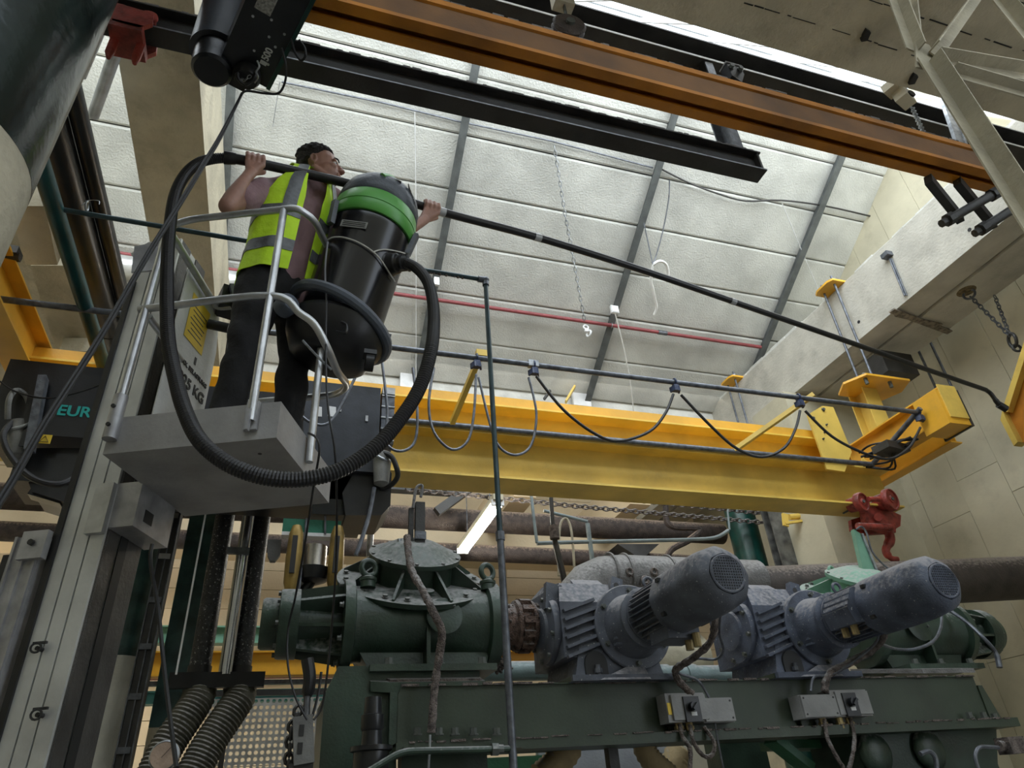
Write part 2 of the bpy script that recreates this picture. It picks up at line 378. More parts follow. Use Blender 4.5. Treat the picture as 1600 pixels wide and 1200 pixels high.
for a_, b_, w_ in (((1393, 485), (1484, 519), .075), ((1400, 492), (1470, 508), .05)):
    part('timber_slat', MB().bar(at(*a_, Z=4.80 + EYE), at(*b_, Z=4.80 + EYE), w_, .02), mat('weathered_timber', (.22, .19, .15), .85, var=.3, scale=20), ws)
single('beam_conduit', MB().cyl(at(1390, 404, X=6.58), at(1414, 462, X=6.58), .012, 8).cyl(at(1393, 404, X=6.58), at(1417, 462, X=6.58), .008, 8).box(at(1386, 399, X=6.56), (.1, .1, .06)), galvd, 'short thin conduit strapped down the inner face of the right concrete beam', 'conduit')
# column at the right carrying the beam
cb = MB().b2((6.4, 6.6, 0), (7.9, 7.35, z0))
st('right_column', cb, creamw)

# right wall of storey-high panels
wr = st_empty('wall_right', (XR + .1, 5, 0))
ys = [5.24 + .585 * k for k in range(-12, 12)]
zl = {0: [0, 1.17, 3.2, 8.6], 1: [0, 1.17, 2.81, 8.6]}
for i, y in enumerate(ys[:-1]):
    zz = zl[i % 2]
    for j in range(3):
        a, b = zz[j], zz[j + 1]
        if j == 0: a = -E_
        part('wall_panel', MB().b2((XR + random.uniform(-.004, .004), y + .003, a + E_ + .003), (XR + .2, y + .585 - .003, b + E_ - .003)), creamw, wr, smooth=False)
part('wall_core', MB().b2((XR + .12, -2, 0), (XR + .3, YB, 8.6 + E_)), creamc, wr)
# upper right gable strip beyond the beam
st('wall_left', MB().b2((XL - .3, -6, 0), (XL, YB, 9.5)), creamw)
st('wall_near', MB().b2((XL - .3, -6.3, 0), (XR + .3, -6, 9.5)), creamw)
# far wall of horizontal boards
wb = st_empty('wall_back', (2, YB, 0))
z = 0
k = 0
while z < 5.9 + E_:
    x = XL
    off = 0 if k % 2 else 1.4
    xs = [XL] + [XL + off + 2.8 * q for q in range(1, 5)] + [XR]
    for a, b in zip(xs, xs[1:]):
        if b > a: part('wall_board', MB().b2((a + .003, YB + random.uniform(-.004, .004), z + .003), (b - .003, YB + .15, z + .303)), beigeb, wb, smooth=False)
    z += .308; k += 1
part('wall_core', MB().b2((XL, YB + .1, 0), (XR, YB + .3, 9)), creamc, wb)
# cream downstand beams in the far bay
for x in (3.1, 5.0):
    st('far_bay_beam', MB().b2((x, 8.9, 4.0 + E_), (x + .35, YB, 4.6 + E_)), beigeb)
st('far_cross_beam', MB().b2((XL, 10.4, 3.55 + E_), (XR, 10.9, 4.2 + E_)), beigeb)
# ================================================================ OVERHEAD STEEL
# ochre enclosed track rail (two lips and a slot underneath)
zt = 3.5 + EYE
pr = [(-.078, 0), (-.018, 0), (-.018, .018), (-.055, .018), (-.055, .10), (.055, .10), (.055, .018), (.018, .018), (.018, 0), (.078, 0), (.078, .03), (.066, .035), (.066, .20), (.085, .205), (.085, .25), (-.085, .25), (-.085, .205), (-.066, .20), (-.066, .035), (-.078, .03)]
t = thing('crane_track', 'long ochre enclosed crane track with a slotted underside crossing the top', 'crane track', (1.8, 2.06, zt))
part('rail', MB().sweep([(-x, y) for x, y in pr], (-1.2, 2.062, zt), (4.62, 2.062, zt)), ochre, t)
part('track_side_shade', MB().b2((-1.2, 1.990, zt + .036), (4.61, 1.9955, zt + .198)).b2((-1.2, 2.1285, zt + .036), (4.61, 2.134, zt + .198)), mat('shaded_ochre', (.17, .075, .018), .6, var=.15, scale=3, bump=.1, dirt=.3), t, 'side of the track with its shade painted in brown')  # shade of the track sides put into a browner colour
part('track_head', MB().b2((-1.2, 2.0, zt + .25), (4.6, 2.12, zt + .262)), ochre, t)
db = MB(); x = -1.1
while x < 4.5:
    l = random.uniform(.02, .09); db.box((x, 1.982 + random.uniform(0, .01), zt + .256 + random.uniform(0, .004)), (l, .012, random.uniform(.006, .02))); x += l * random.uniform(.8, 1.6)
part('dust_fringe', db, pipeg, t, 'grey dust caked along the upper edge', kind='stuff')

# dark I-beam with a cross plate at its end, and the higher one behind the track
zi = 3.6 + EYE
t = thing('steel_beam', 'dark grey I-beam ending in mid air under the white roof', 'beam', (1, 2.49, zi))
part('beam', MB().ibeam((-2.6, 2.49, zi), (2.83, 2.49, zi), .19, .115, .012, .012), darks, t)
db = MB(); x = -2.4
while x < 2.8:
    l = random.uniform(.02, .08); db.box((x, 2.438, zi + .19 + random.uniform(0, .004)), (l, .012, random.uniform(.005, .014))); x += l * random.uniform(1, 2.5)
part('dust_fringe', db, pipeg, t, 'grey dust along the top flange', kind='stuff')
part('lit_flange_edge', MB().b2((-2.6, 2.4305, zi + .001), (2.83, 2.4325, zi + .011)), galv, t, 'pale edge of the lower flange, wear with painted light')  # pale strip paints the light caught by the worn flange lip
part('end_plate', MB().b2((2.80, 2.44, zi + .01), (2.815, 2.54, zi + .18)), darks, t)
single('beam_hanger', MB().chan((2.76, 2.49, zi + .19), (2.76, 2.49, 6.48), .15, .07, .01, up=(0, 1, 0)), galvd, 'blue-grey channel post holding up the right end of the dark I-beam', 'beam hanger')
zj = 4.9 + EYE
t = thing('steel_beam', 'upper dark I-beam between the ochre track and the glazing', 'beam', (2, 2.6, zj))
part('beam', MB().ibeam((-1.0, 2.62, zj), (9, 2.62, zj), .28, .27, .016, .014), darks, t)
db = MB(); x = -.6
while x < 6:
    l = random.uniform(.03, .12); db.box((x, 2.492, zj + .02), (l, .014, random.uniform(.006, .02))); x += l * random.uniform(.8, 1.6)
part('dust_fringe', db, pipeg, t, 'pale dust on the lower flange', kind='stuff')
part('lit_flange_edge', MB().b2((-1, 2.4805, zj + .0), (9, 2.4835, zj + .022)), whitep, t, 'dusty edge of the lower flange with light painted in white')  # white strip stands for light on the dusty flange edge
# pulley bracket, clamp and strut by the upper beam
p = at(888, 42, Y=2.25)
t = thing('pulley', 'round dark pulley hanging from a beige bracket at the top edge', 'pulley', p)
part('wheel', MB().lathe(p + V((0, -.03, 0)), (0.1, 1, 0), [(0, .02), (0, .10), (.012, .115), (.03, .10), (.05, .115), (.062, .10), (.062, .02)], 28), pipeb, t)
part('hub', MB().lathe(p + V((0, -.05, 0)), (0.1, 1, 0), [(0, .03), (.1, .03)], 14), boltm, t)
q = at(880, 3, Y=2.25)
part('bracket', MB().b2(q + V((-.07, -.03, -.05)), q + V((.07, .05, .14))), creamc, t)
part('strap', MB().bar(p, q, .025, .01), boltm, t)
p = at(1149, 110, Y=2.40)
t = thing('rail_clamp', 'small dark clamp edged with dust on the upper I-beam', 'clamp', p)
part('jaw', MB().prism([p + V((-.06, 0, .08)), p + V((.07, 0, .07)), p + V((.075, 0, -.02)), p + V((.02, 0, -.14)), p + V((-.05, 0, -.08))], (0, .08, 0)), blackm, t)
part('bolt', MB().hexb(p + V((.05, -.002, .03)), (0, -1, 0), .02, .02).hexb(p + V((-.03, -.002, .03)), (0, -1, 0), .02, .02), boltm, t)
part('dust_cap', MB().b2(p + V((-.065, -.004, .075)), p + V((.08, .085, .092))), pipeg, t)
p = at(1418, 155, Y=2.3)
t = thing('hanger_bracket', 'beige bracket with a short chain below the upper right soffit', 'bracket', p)
part('plate', MB().box(p + V((.0, .02, .06)), (.16, .1, .14), .3).box(p + V((-.09, .02, .13)), (.12, .1, .08), .3), creamc, t)
part('socket', MB().cyl(p + V((.02, -.03, .03)), p + V((.02, -.045, .03)), .035, 12), blackr, t)
def chain(pts, ll=.05, lw=.016, wr_=.005, mb=None):
    mb = mb or MB(); P = [V(x) for x in pts]; L_ = 0; k = 0
    for a, b in zip(P, P[1:]):
        d = b - a; n = max(1, round(d.length / (ll * .72))); dn = d.normalized(); u, w_ = perp(dn)
        for i in range(n):
            c = a + d * ((i + .5) / n); s_ = u if k % 2 else w_; k += 1
            mb.tube([c + dn * (math.cos(q) * ll * .5) + s_ * (math.sin(q) * lw) for q in [2 * math.pi * j / 8 for j in range(8)]], wr_, 4, closed=True)
    return mb
a = at(1425, 168, Y=2.3); b = at(1445, 212, Y=2.2)
part('chain', chain([a, b, b + V((.1, 0, .02)), b + V((.16, .02, -.01))], .05, .017, .006), galv, t, kind='stuff')
a = at(1478, 160, Y=2.40); b = at(1505, 238, Y=2.36)
single('steel_strut', MB().bar(a, b, .10, .03, up=(0, 1, 0)).bar(a + V((.05, .02, 0)), b + V((.05, .02, 0)), .02, .08, up=(0, 1, 0)), galv, 'pale blue-grey flat strut behind the beige brace, upper right', 'strut')

# red clamp trolley on the dark beam, far left
def red_trolley(label, p, k=1, flip=1, grp=None):
    t = thing('beam_trolley', label, 'beam trolley', p)
    F_ = lambda x, y, z: V(p) + V((x * flip, y, z)) * k
    for s_ in (-1, 1):
        part('side_plate', MB().prism([F_(-.14, s_ * .09, .10), F_(.14, s_ * .09, .10), F_(.16, s_ * .09, -.02), F_(.09, s_ * .09, -.12), F_(-.09, s_ * .09, -.12), F_(-.16, s_ * .09, -.02)], (0, .022 * k, 0)), redp, t)
        for x in (-.09, .09):
            part('wheel', MB().lathe(F_(x, s_ * .09, .05), (0, -s_, 0), [(-.03 * k, .02 * k), (-.03 * k, .062 * k), (-.01 * k, .062 * k), (0, .05 * k), (.045 * k, .046 * k), (.045 * k, .015 * k)], 22), redp, t)
    part('spindle', MB().cyl(F_(0, -.14, -.08), F_(0, .14, -.08), .022 * k, 12).cyl(F_(0, -.16, -.08), F_(0, -.12, -.08), .04 * k, 6), redp, t)
    part('hook_lug', MB().prism([F_(-.05, -.02, -.09), F_(.05, -.02, -.09), F_(.035, -.02, -.22), F_(-.035, -.02, -.22)], (0, .04 * k, 0)), redp, t)
    return t
p = at(208, 48, Y=2.49); p.z = zi
t = thing('beam_trolley', 'dark red cast trolley clamped on the dark beam, top left', 'beam trolley', p)
part('side_cheek', MB().prism([p + V((-.10, -.11, .10)), p + V((.12, -.11, .08)), p + V((.13, -.11, -.02)), p + V((.07, -.11, -.10)), p + V((-.08, -.11, -.09)), p + V((-.12, -.11, 0))], (0, .03, 0)), redp, t)
part('side_cheek', MB().prism([p + V((-.10, .09, .10)), p + V((.12, .09, .08)), p + V((.13, .09, -.02)), p + V((.07, .09, -.10)), p + V((-.08, .09, -.09)), p + V((-.12, .09, 0))], (0, .03, 0)), redp, t)
for x in (-.07, .09): part('wheel', MB().lathe(p + V((x, -.10, .06)), (0, 1, 0), [(0, .02), (0, .055), (.02, .055), (.03, .045), (.06, .04)], 18), redp, t)
part('yoke', MB().b2(p + V((-.10, -.11, -.13)), p + V((.09, .11, -.07))), redp, t)
for x in (-.075, .07): part('prong', MB().tube([p + V((x, 0, -.10)), p + V((x, 0, -.26)), p + V((x + .005, 0, -.31))], [.028, .026, .012], 10), redp, t)
t.scale = (.82, .82, .82)

# ------------------------------------------------ yellow crane bridge: two girders stacked, end carriages
Yg = 5.5; zu, zl_ = 3.035 + EYE, 2.56 + EYE
t = thing('crane_bridge', 'big yellow crane bridge of two stacked I-beams spanning the hall', 'crane', (2, Yg, zl_))
part('lower_girder', MB().ibeam((-2.2, Yg, zl_), (6.30, Yg, zl_), .46, .34, .02, .014), yell2, t, 'paler yellow lower beam')
part('upper_girder', MB().ibeam((-2.1, Yg - .02, zu), (5.80, Yg - .02, zu), .27, .36, .02, .014), mat('bright_yellow_paint', (.90, .60, .09), .35, var=.08, scale=2, bump=.05, dirt=.2), t)
part('top_chord', MB().sweep([(-.15, 0), (.15, 0), (.15, .105), (.135, .105), (.135, .015), (-.135, .015), (-.135, .105), (-.15, .105)], (-2.1, Yg - .02, zu + .27), (5.80, Yg - .02, zu + .27)).b2((-2.1, Yg - .16, zu + .36), (5.8, Yg + .12, zu + .375)), yell, t, 'orange-yellow top chord')
part('stiffener', MB().prism([(5.80, Yg - .17, zu), (5.80, Yg + .13, zu), (5.80, Yg + .13, zu + .375), (5.80, Yg - .17, zu + .375)], (.014, 0, 0)), yell, t)
# right end plate, gussets
ep = MB().prism([at(1262, 648, Y=5.25), at(1285, 634, Y=5.25), at(1302, 636, Y=5.25), at(1331, 706, Y=5.25), at(1320, 737, Y=5.25), at(1292, 733, Y=5.25)], (0, .02, 0))
part('end_plate', ep, yell2, t)
for px, py in ((1270, 654), (1286, 640), (1291, 664), (1288, 676), (1286, 686)):
    part('plate_bolt', MB().hexb(at(px, py, Y=5.249), (0, -1, 0), .018 if py < 660 else .009, .02), boltm, t)
part('gusset', MB().prism([(5.95, Yg - .1, zu), (6.2, Yg - .1, zu), (6.05, Yg - .1, zu + .14)], (0, .012, 0)).prism([(6.05, Yg + .1, zu), (6.3, Yg + .1, zu), (6.15, Yg + .1, zu + .14)], (0, .012, 0)), yell2, t)
for X_, nm in ((-2.08, 'left'), (6.28, 'right')):
    y0, y1 = (3.6, 6.6) if X_ < 0 else (4.32, 6.3)
    zc = 3.12 + EYE
    e = part('end_carriage', MB().ibeam((X_, y0, zc), (X_, y1, zc), .34, .20, .016, .012), yell, t)
    part('end_cap', MB().b2((X_ - .12, y0 - .012, zc - .02), (X_ + .12, y0, zc + .36)), yell2, t)
    part('side_rib', MB().b2((X_ - .10, y0 + .3, zc), (X_ - .008, y0 + .312, zc + .34)), yell2, t)
part('buffer', MB().b2((6.12, 4.32, 3.03 + EYE), (6.42, 4.62, 3.42 + EYE)), yell, t)
part('buffer_plate', MB().b2((6.40, 4.31, 3.02 + EYE), (6.425, 4.66, 3.44 + EYE)), darks, t)

# hangers that clamp the crane runway to the concrete beam
def hanger(y, label, full=True):
    t = thing('runway_hanger', label, 'hanger', (6.6, y, 4.1 + EYE))
    zz = 5.67 + EYE
    part('top_plate', MB().prism([(6.42, y - .17, zz), (6.66, y - .17, zz), (6.66, y + .17, zz), (6.42, y + .17, zz), (6.38, y + .1, zz), (6.38, y - .1, zz)], (0, 0, .03)), yell, t)
    for s_ in (-.1, .1):
        part('threaded_rod', MB().cyl((6.50, y + s_, 4.15 + EYE), (6.50, y + s_, zz + .14), .016, 10), galvd, t)
        part('rod_nut', MB().cyl((6.50, y + s_, zz + .03), (6.50, y + s_, zz + .075), .036, 6), galv, t)
        if full: part('threaded_rod', MB().cyl((7.75, y + s_, 4.15 + EYE), (7.75, y + s_, zz + .1), .016, 10), galvd, t)
    if full:
        part('cross_plate', MB().prism([(6.25, y - .24, 4.12 + EYE), (6.9, y - .24, 4.12 + EYE), (7.0, y, 4.12 + EYE), (6.9, y + .24, 4.12 + EYE), (6.25, y + .24, 4.12 + EYE), (6.12, y, 4.12 + EYE)], (0, 0, .028)), yell, t)
        part('packer', MB().b2((6.80, y - .10, 4.35 + EYE), (7.3, y + .14, 4.66 + EYE)), darks, t)
        part('drop_post', MB().ibeam((6.5, y, 3.46 + EYE), (6.5, y, 4.12 + EYE), .24, .22, .014, .012, up=(0, 1, 0)), yell2, t)
        for dx in (-.16, .2): part('plate_bolt', MB().cyl((6.45 + dx, y - .17, 4.04 + EYE), (6.45 + dx, y - .17, 4.19 + EYE), .022, 8), boltm, t)
    return t
hanger(5.35, 'yellow hanger plates and rods clamped round the concrete beam above the crane end')
hanger(7.7, 'yellow rod clamp further back at the end of the concrete beam', False)
# runway beam under the near hanger
single('runway_stub', MB().ibeam((6.62, 4.7, 3.05 + EYE), (6.62, 6.55, 3.05 + EYE), .40, .16, .014, .012), yell, 'short yellow runway beam beside the right end carriage', 'beam')

# festoon cable rail and its brackets
Yf, zf = 4.55, 3.27 + EYE
t = thing('festoon_rail', 'grey festoon cable pipe in front of the yellow crane bridge', 'pipe rail', (2, Yf, zf))
part('upper_pipe', MB().cyl((-3.4, Yf, zf), (6.05, Yf, zf), .024, 12), galvd, t)
pl = at(1300, 725, Y=5.27); zc2 = 3.005 + EYE
part('lower_pipe', MB().cyl((-1.6, 5.25, zc2), (5.98, 5.25, zc2), .027, 12), galvd, t)
part('end_pipe', MB().cyl((5.98, 5.25, zc2), (6.05, 4.5, zf + .02), .027, 12), galvd, t)
for px, py, qx, qy in ((750, 556, 706, 662), (1272, 616, 1148, 703), ):
    a = at(px, py, Y=Yf); b = at(qx, qy, Y=5.24)
    part('arm', MB().bar(a, b, .045, .045), yell2, t)
for px in (752, 833): 
    q = at(px, 572 if px > 800 else 556, Y=Yf); part('pipe_clip', MB().box(q + V((0, 0, .02)), (.09, .05, .06)), yell2 if px < 800 else galv, t)
cl = [(592, 556), (745, 573), (835, 581), (1057, 613), (1252, 636), (1442, 662)]
for px, py in cl:
    q = at(px, py, Y=Yf); q.z = zf - .045
    c = single('festoon_clamp', MB().torus(q + V((0, 0, .045)), (1, 0, 0), .034, .008, 14, 6).box(q + V((0, 0, -.02)), (.05, .05, .06)).box(q + V((-.03, 0, -.03)), (.018, .06, .05), .4).box(q + V((.03, 0, -.03)), (.018, .06, .05), -.4), mat('blue_black_plastic', (.02, .035, .09), .4),
               {592: 'dark blue cable clamp on the festoon pipe beside the vacuum cleaner', 745: 'dark blue cable clamp by the short yellow post on the festoon pipe', 835: 'dark blue cable clamp under a grey clip on the festoon pipe', 1057: 'dark blue cable clamp between the two longest cable loops', 1252: 'dark blue cable clamp at the far end of the diagonal yellow arm', 1442: 'dark blue cable clamp where the festoon pipe meets the right end carriage'}[px], 'cable clamp', 'cable clamps on the festoon pipe')
loops = [([(555, 590), (520, 655), (490, 662), (465, 640), (460, 600)], 'grey cable loop in front of the dark hoist cover'),
         ([(597, 566), (605, 640), (603, 690), (625, 705), (648, 690), (652, 640), (645, 575)], 'narrow grey cable loop just behind the black corrugated hose'),
         ([(678, 575), (670, 630), (678, 675), (705, 702), (730, 690), (740, 650), (744, 585)], 'grey cable loop left of the thin vertical pipe'),
         ([(748, 590), (765, 660), (780, 698), (806, 711), (830, 695), (838, 645), (826, 590)], 'grey cable loop right of the thin vertical pipe'),
         ([(838, 588), (880, 640), (930, 678), (968, 689), (1015, 674), (1040, 645), (1052, 616)], 'wide black to grey cable loop in the middle of the festoon pipe'),
         ([(1064, 617), (1110, 665), (1150, 700), (1190, 714), (1225, 700), (1243, 670), (1250, 642)], 'black cable loop crossing the diagonal yellow arm'),
         ([(1258, 642), (1300, 682), (1350, 708), (1390, 717), (1420, 700), (1432, 680), (1438, 668)], 'black cable loop in front of the right end carriage')]
for i, (pts, lb) in enumerate(loops):
    single('festoon_cable', MB().tube(catm([at(x, y, Y=Yf - .02) for x, y in pts], 6), .011 if i < 4 else .013, 8), galvd if i < 4 else blackr, lb, 'cable', 'cables looped along the festoon pipe')
# cable tangle by the end carriage
p = at(1375, 715, Y=5.2)
mb = MB()
for k in range(9):
    a = at(1345 + random.uniform(-12, 20), 712 + random.uniform(-8, 18), Y=5.3); b = at(1425 + random.uniform(-6, 15), 672 + random.uniform(0, 25), Y=4.75)
    mb.tube(catm([a, a.lerp(b, .35) + V((random.uniform(-.1, .1), 0, random.uniform(-.14, .05))), a.lerp(b, .7) + V((random.uniform(-.1, .1), 0, random.uniform(-.12, .05))), b], 5), .011, 6)
single('cable_bundle', mb, blackr, 'tangle of black cables under the right end carriage', 'cables', kind='stuff')
single('conductor_box', MB().box(at(1392, 702, Y=4.95), (.34, .2, .08), .15), darks, 'dark flat box on the cable tangle under the right end carriage', 'box')

# red trolley at the right end of the lower girder
p = V((at(1372, 800, Y=5.42)))
t = thing('beam_trolley', 'bright red trolley with a round wheel at the right end of the yellow girder', 'beam trolley', p)
w1 = at(1391, 781, Y=5.25); w2 = at(1346, 785, Y=5.3)
for q, r in ((w1, .122), (w2, .105)):
    wl = part('wheel', MB().lathe(q, (-.25, 1, .1), [(-.028, .02), (-.028, r * .3), (-.015, r * .35), (-.015, r * .8), (-.03, r * .82), (-.03, r * .92), (-.015, r), (.03, r), (.05, r * .75), (.14, r * .7), (.14, .02)], 30), redp, t)
    part('axle', MB().cyl(q + V((0, -.04, 0)), q + V((0, .28, 0)), .018, 12), boltm, t)
part('body', MB().prism([at(x, y, Y=5.36) for x, y in ((1350, 795), (1365, 782), (1385, 795), (1408, 805), (1407, 822), (1390, 832), (1362, 822), (1352, 812))], (0, .07, 0)), redp, t)
part('body', MB().prism([at(x, y, Y=5.62) for x, y in ((1330, 812), (1370, 800), (1400, 812), (1400, 832), (1352, 835), (1332, 828))], (0, .05, 0)), redp, t)
part('spacer', MB().cyl(at(1357, 780, Y=5.25), at(1374, 780, Y=5.25), .028, 12).cyl(at(1372, 808, Y=5.3), at(1372, 808, Y=5.7), .04, 14).cyl(at(1340, 822, Y=5.35), at(1392, 824, Y=5.35), .035, 12), redp, t)
part('hook_arm', MB().tube(catm([at(1385, 822, Y=5.5), at(1391, 842, Y=5.5), at(1384, 860, Y=5.5), at(1392, 872, Y=5.5), at(1402, 874, Y=5.5)], 5), [.05] * 8 + [.04] * 6 + [.03] * 7, 12), redp, t)

# beige braced frame near the lens, upper right
t = thing('braced_frame', 'beige painted angle-iron brace frame in the upper right corner', 'steel frame', at(1450, 100, Y=1.35))
N0 = at(1448, 92, Y=1.35)
mem = [((1450, 82), (1540, -40), .075), ((1452, 98), (1655, 420), .085), ((1455, 92), (1680, 128), .075), ((1378, -60), (1432, 84), .07), ((1418, -60), (1432, 84), .05), ((1535, -30), (1680, 150), .085), ((1483, 112), (1680, 168), .06)]
for i, (a, b, w_) in enumerate(mem):
    ya = 1.35 + (.05 if i in (3, 4) else 0)
    A, B = at(*a, Y=ya), at(*b, Y=ya + (.05 if i == 5 else -.02))
    part('brace', MB().angle(A, B, w_, .008, up=(0, -1, 0)), creamc, t)
part('gusset_plate', MB().prism([at(1430, 62, Y=1.36), at(1452, 70, Y=1.36), at(1470, 98, Y=1.36), at(1480, 112, Y=1.36), at(1432, 104, Y=1.36)], (0, .01, 0)), creamc, t)

# dark strap clamp hanging at the right end of the track
t = thing('track_suspension', 'dark twin-strap suspension clamp at the right end of the ochre track', 'hanger', at(1520, 320, Y=2.2))
for (ax_, ay_), (bx, by) in (((1450, 280), (1500, 342)), ((1495, 283), (1552, 352))):
    a, b = at(ax_, ay_, Y=2.1), at(bx, by, Y=2.25); part('strap', MB().bar(a, b, .085, .05, up=(0, 1, 0)), darks, t)
for (ax_, ay_), (bx, by) in (((1488, 340), (1548, 306)), ((1540, 354), (1590, 322))):
    a, b = at(ax_, ay_, Y=2.2), at(bx, by, Y=2.08); d = (b - a).normalized()
    part('spacer_bolt', MB().cyl(a, b, .032, 14).cyl(a - d * .05, a, .045, 8).cyl(b, b + d * .05, .045, 8).cyl(a - d * .1, a - d * .06, .028, 8), darks, t)

# chain, ring and yellow rail end hanging at the right edge
ey = at(1510, 455, Z=4.82 + EYE)
t = thing('lifting_eye', 'steel lifting eye in a scuffed recess under the right concrete beam', 'lifting eye', ey)
part('recess', MB().lathe(ey + V((0, 0, -.006)), (0, 0, 1), [(0, .09), (.008, .11)], 20), mat('rust_stained_concrete', (.16, .12, .06), .9, var=.3, scale=30), t)
part('eye', MB().torus(ey + V((.02, 0, -.04)), (1, .4, 0), .06, .014), galvd, t)
rg = at(1582, 532, X=7.2)
c = MB(); chain([ey + V((.02, 0, -.08)), rg + V((0, 0, .06))], .075, .02, .007, c)
chain([at(1554, 462, X=7.35), rg + V((0, 0, .06))], .075, .02, .007, c)
single('sling_chain', c, galvd, 'two-leg steel chain from the concrete beam to the yellow rail end', 'chain', kind='thing')
single('chain_ring', MB().torus(rg, (1, -.6, 0), .075, .018).torus(rg + V((0, 0, -.1)), (.4, 1, 0), .04, .014), darks, 'dark oval ring joining the chain legs', 'ring')
a = at(1566, 640, X=7.1)
t = thing('hanging_rail_end', 'yellow steel rail end hanging on chains at the right edge', 'rail', a)
pts = [at(x, y, X=7.1) for x, y in ((1601, 530), (1566, 640), (1563, 656), (1584, 697), (1660, 672), (1700, 530))]
part('rail', MB().prism(pts, (.02, .0, 0)), ochre, t)
pts2 = [at(x, y, X=7.06) for x, y in ((1588, 630), (1597, 600), (1660, 600), (1660, 655), (1602, 672))]
part('flange', MB().prism([at(x, y, X=7.02) for x, y in ((1601, 530), (1566, 640), (1574, 644), (1609, 534))], (.12, 0, 0)).prism([at(x, y, X=7.02) for x, y in ((1566, 640), (1563, 656), (1584, 697), (1590, 690), (1572, 655))], (.12, 0, 0)), yell2, t)
part('web_rib', MB().prism([at(x, y, X=7.04) for x, y in ((1598, 640), (1602, 640), (1602, 690), (1598, 692))], (.06, 0, 0)), ochre, t)
# ================================================================ MAST LIFT, WORKER, VACUUM CLEANER
e1 = V((.926, -.377, 0)).normalized(); e2 = V((-e1.y, e1.x, 0))
P1 = V((-.692, 2.647, 0)); ZB, ZT = 1.25 + EYE, 1.406 + EYE
def pf(u, v, z): return P1 + e1 * u + e2 * v + V((0, 0, z))      # platform frame
LW, LD = .662, .636
R12 = frame3(e1, e2)
t = thing('mast_lift', 'aluminium mast lift with a small box platform and tubular guard rail', 'lift', pf(-.1, .2, 0))
def bx(mb, u0, u1, v0, v1, z0, z1): return mb.box(pf((u0 + u1) / 2, (v0 + v1) / 2, (z0 + z1) / 2), (abs(u1 - u0), abs(v1 - v0), abs(z1 - z0)), R12)
# platform tray: walls, recessed floor, returned edge
pl = MB()
bx(pl, 0, LW, 0, LD, ZB, ZB + .02)
bx(pl, 0, LW, 0, .012, ZB + .02, ZT); bx(pl, 0, LW, LD - .012, LD, ZB + .02, ZT); bx(pl, 0, .012, .012, LD - .012, ZB + .02, ZT); bx(pl, LW - .012, LW, .012, LD - .012, ZB + .02, ZT)
plat = part('platform', pl, mat('worn_grey_aluminium', (.34, .335, .33), .55, metal=.25, var=.10, scale=5, bump=.1, dirt=.2), t)
ft = MB(); bx(ft, .013, LW - .013, .013, LD - .013, ZT - .012, ZT - .001)
part('tread_plate', ft, alum, t)
for px, py in ((406, 709), ): 
    q = at(px, py, Z=ZB); part('drain_hole', MB().cyl(q + V((0, 0, -.001)), q + V((0, 0, .01)), .008, 10), blackt, plat)
# mast profile: front face with T slots, black edge strip, inner telescoping section
m0u, m0v = -.0, .33
def mastsec(mb, u0, u1, v0, v1, z0, z1): return bx(mb, u0, u1, v0, v1, z0, z1)
Q = V((-.629, 2.9, 0)) - P1; qu, qv = Q.dot(e1) - .056, Q.dot(e2)         # right front corner of the mast
W_, D_ = .175, .26
mm = MB()
z0, z1 = .35, 2.62 + EYE
for a, b in ((0, .052), (.059, .112), (.119, W_)): mastsec(mm, qu - W_ + a, qu - W_ + b, qv, qv + .03, z0, z1)
mastsec(mm, qu - W_ + .006, qu - .006, qv + .014, qv + D_ - .01, z0, z1)
ms_ = MB(); mastsec(ms_, qu - .02, qu, qv + .012, qv + .1, z0, z1); mastsec(ms_, qu - .02, qu, qv + .16, qv + D_, z0, z1); part('side_rail_profile', ms_, mat('shaded_profile', (.10, .095, .09), .45, metal=.5, var=.15, dirt=.2), t)  # shade on the mast's side face painted as darker metal
part('mast', mm, mat('mill_aluminium', (.60, .61, .60), .5, metal=.45, var=.08, scale=5, bump=.06, dirt=.15), t)
mb = MB(); mastsec(mb, qu - W_ - .026, qu - W_, qv - .01, qv + .06, z0, 2.35 + EYE)
part('edge_strip', mb, blackp, t, 'black strip along the left side of the mast')
mb = MB(); mastsec(mb, qu - W_ - .16, qu - W_ - .05, qv - .02, qv + .03, z0 - .1, 1.05 + EYE)
for k in range(3): mastsec(mb, qu - W_ - .165 + .05 * k, qu - W_ - .155 + .05 * k, qv - .03, qv - .02, z0 - .1, 1.05 + EYE)
part('outer_mast_section', mb, alumd, t)
mb = MB(); mastsec(mb, qu - W_ - .19, qu - W_ - .16, qv - .03, qv + .05, z0 - .1, .98 + EYE)
part('outer_edge', mb, blackp, t)
mb = MB(); mastsec(mb, qu - W_ - .12, qu - W_ - .02, qv - .05, qv - .02, .95 + EYE, 1.06 + EYE); part('mast_clamp', mb, alumd, t)
part('clamp_bolt', MB().cyl(pf(qu - W_ - .07, qv - .052, 1.01 + EYE), pf(qu - W_ - .07, qv - .065, 1.01 + EYE), .012, 8), blackt, t)
for zz, du in ((.62, -.12), (.40, -.05), ):
    part('cable_guide', MB().cyl(pf(qu + du, qv - .03, zz + EYE), pf(qu + du, qv + .0, zz + EYE), .008, 8).torus(pf(qu + du, qv - .035, zz + EYE), (0, 1, 0), .016, .004, 12, 5).box(pf(qu + du, qv - .02, zz + EYE + .02), (.05, .01, .008), R12), blackt, t)
mb = MB()
for k in range(7): bx(mb, qu - W_ - .02, qu - W_ + .0, qv - .018, qv - .002, .02 + .07 * k + EYE - .5, .055 + .07 * k + EYE - .5)
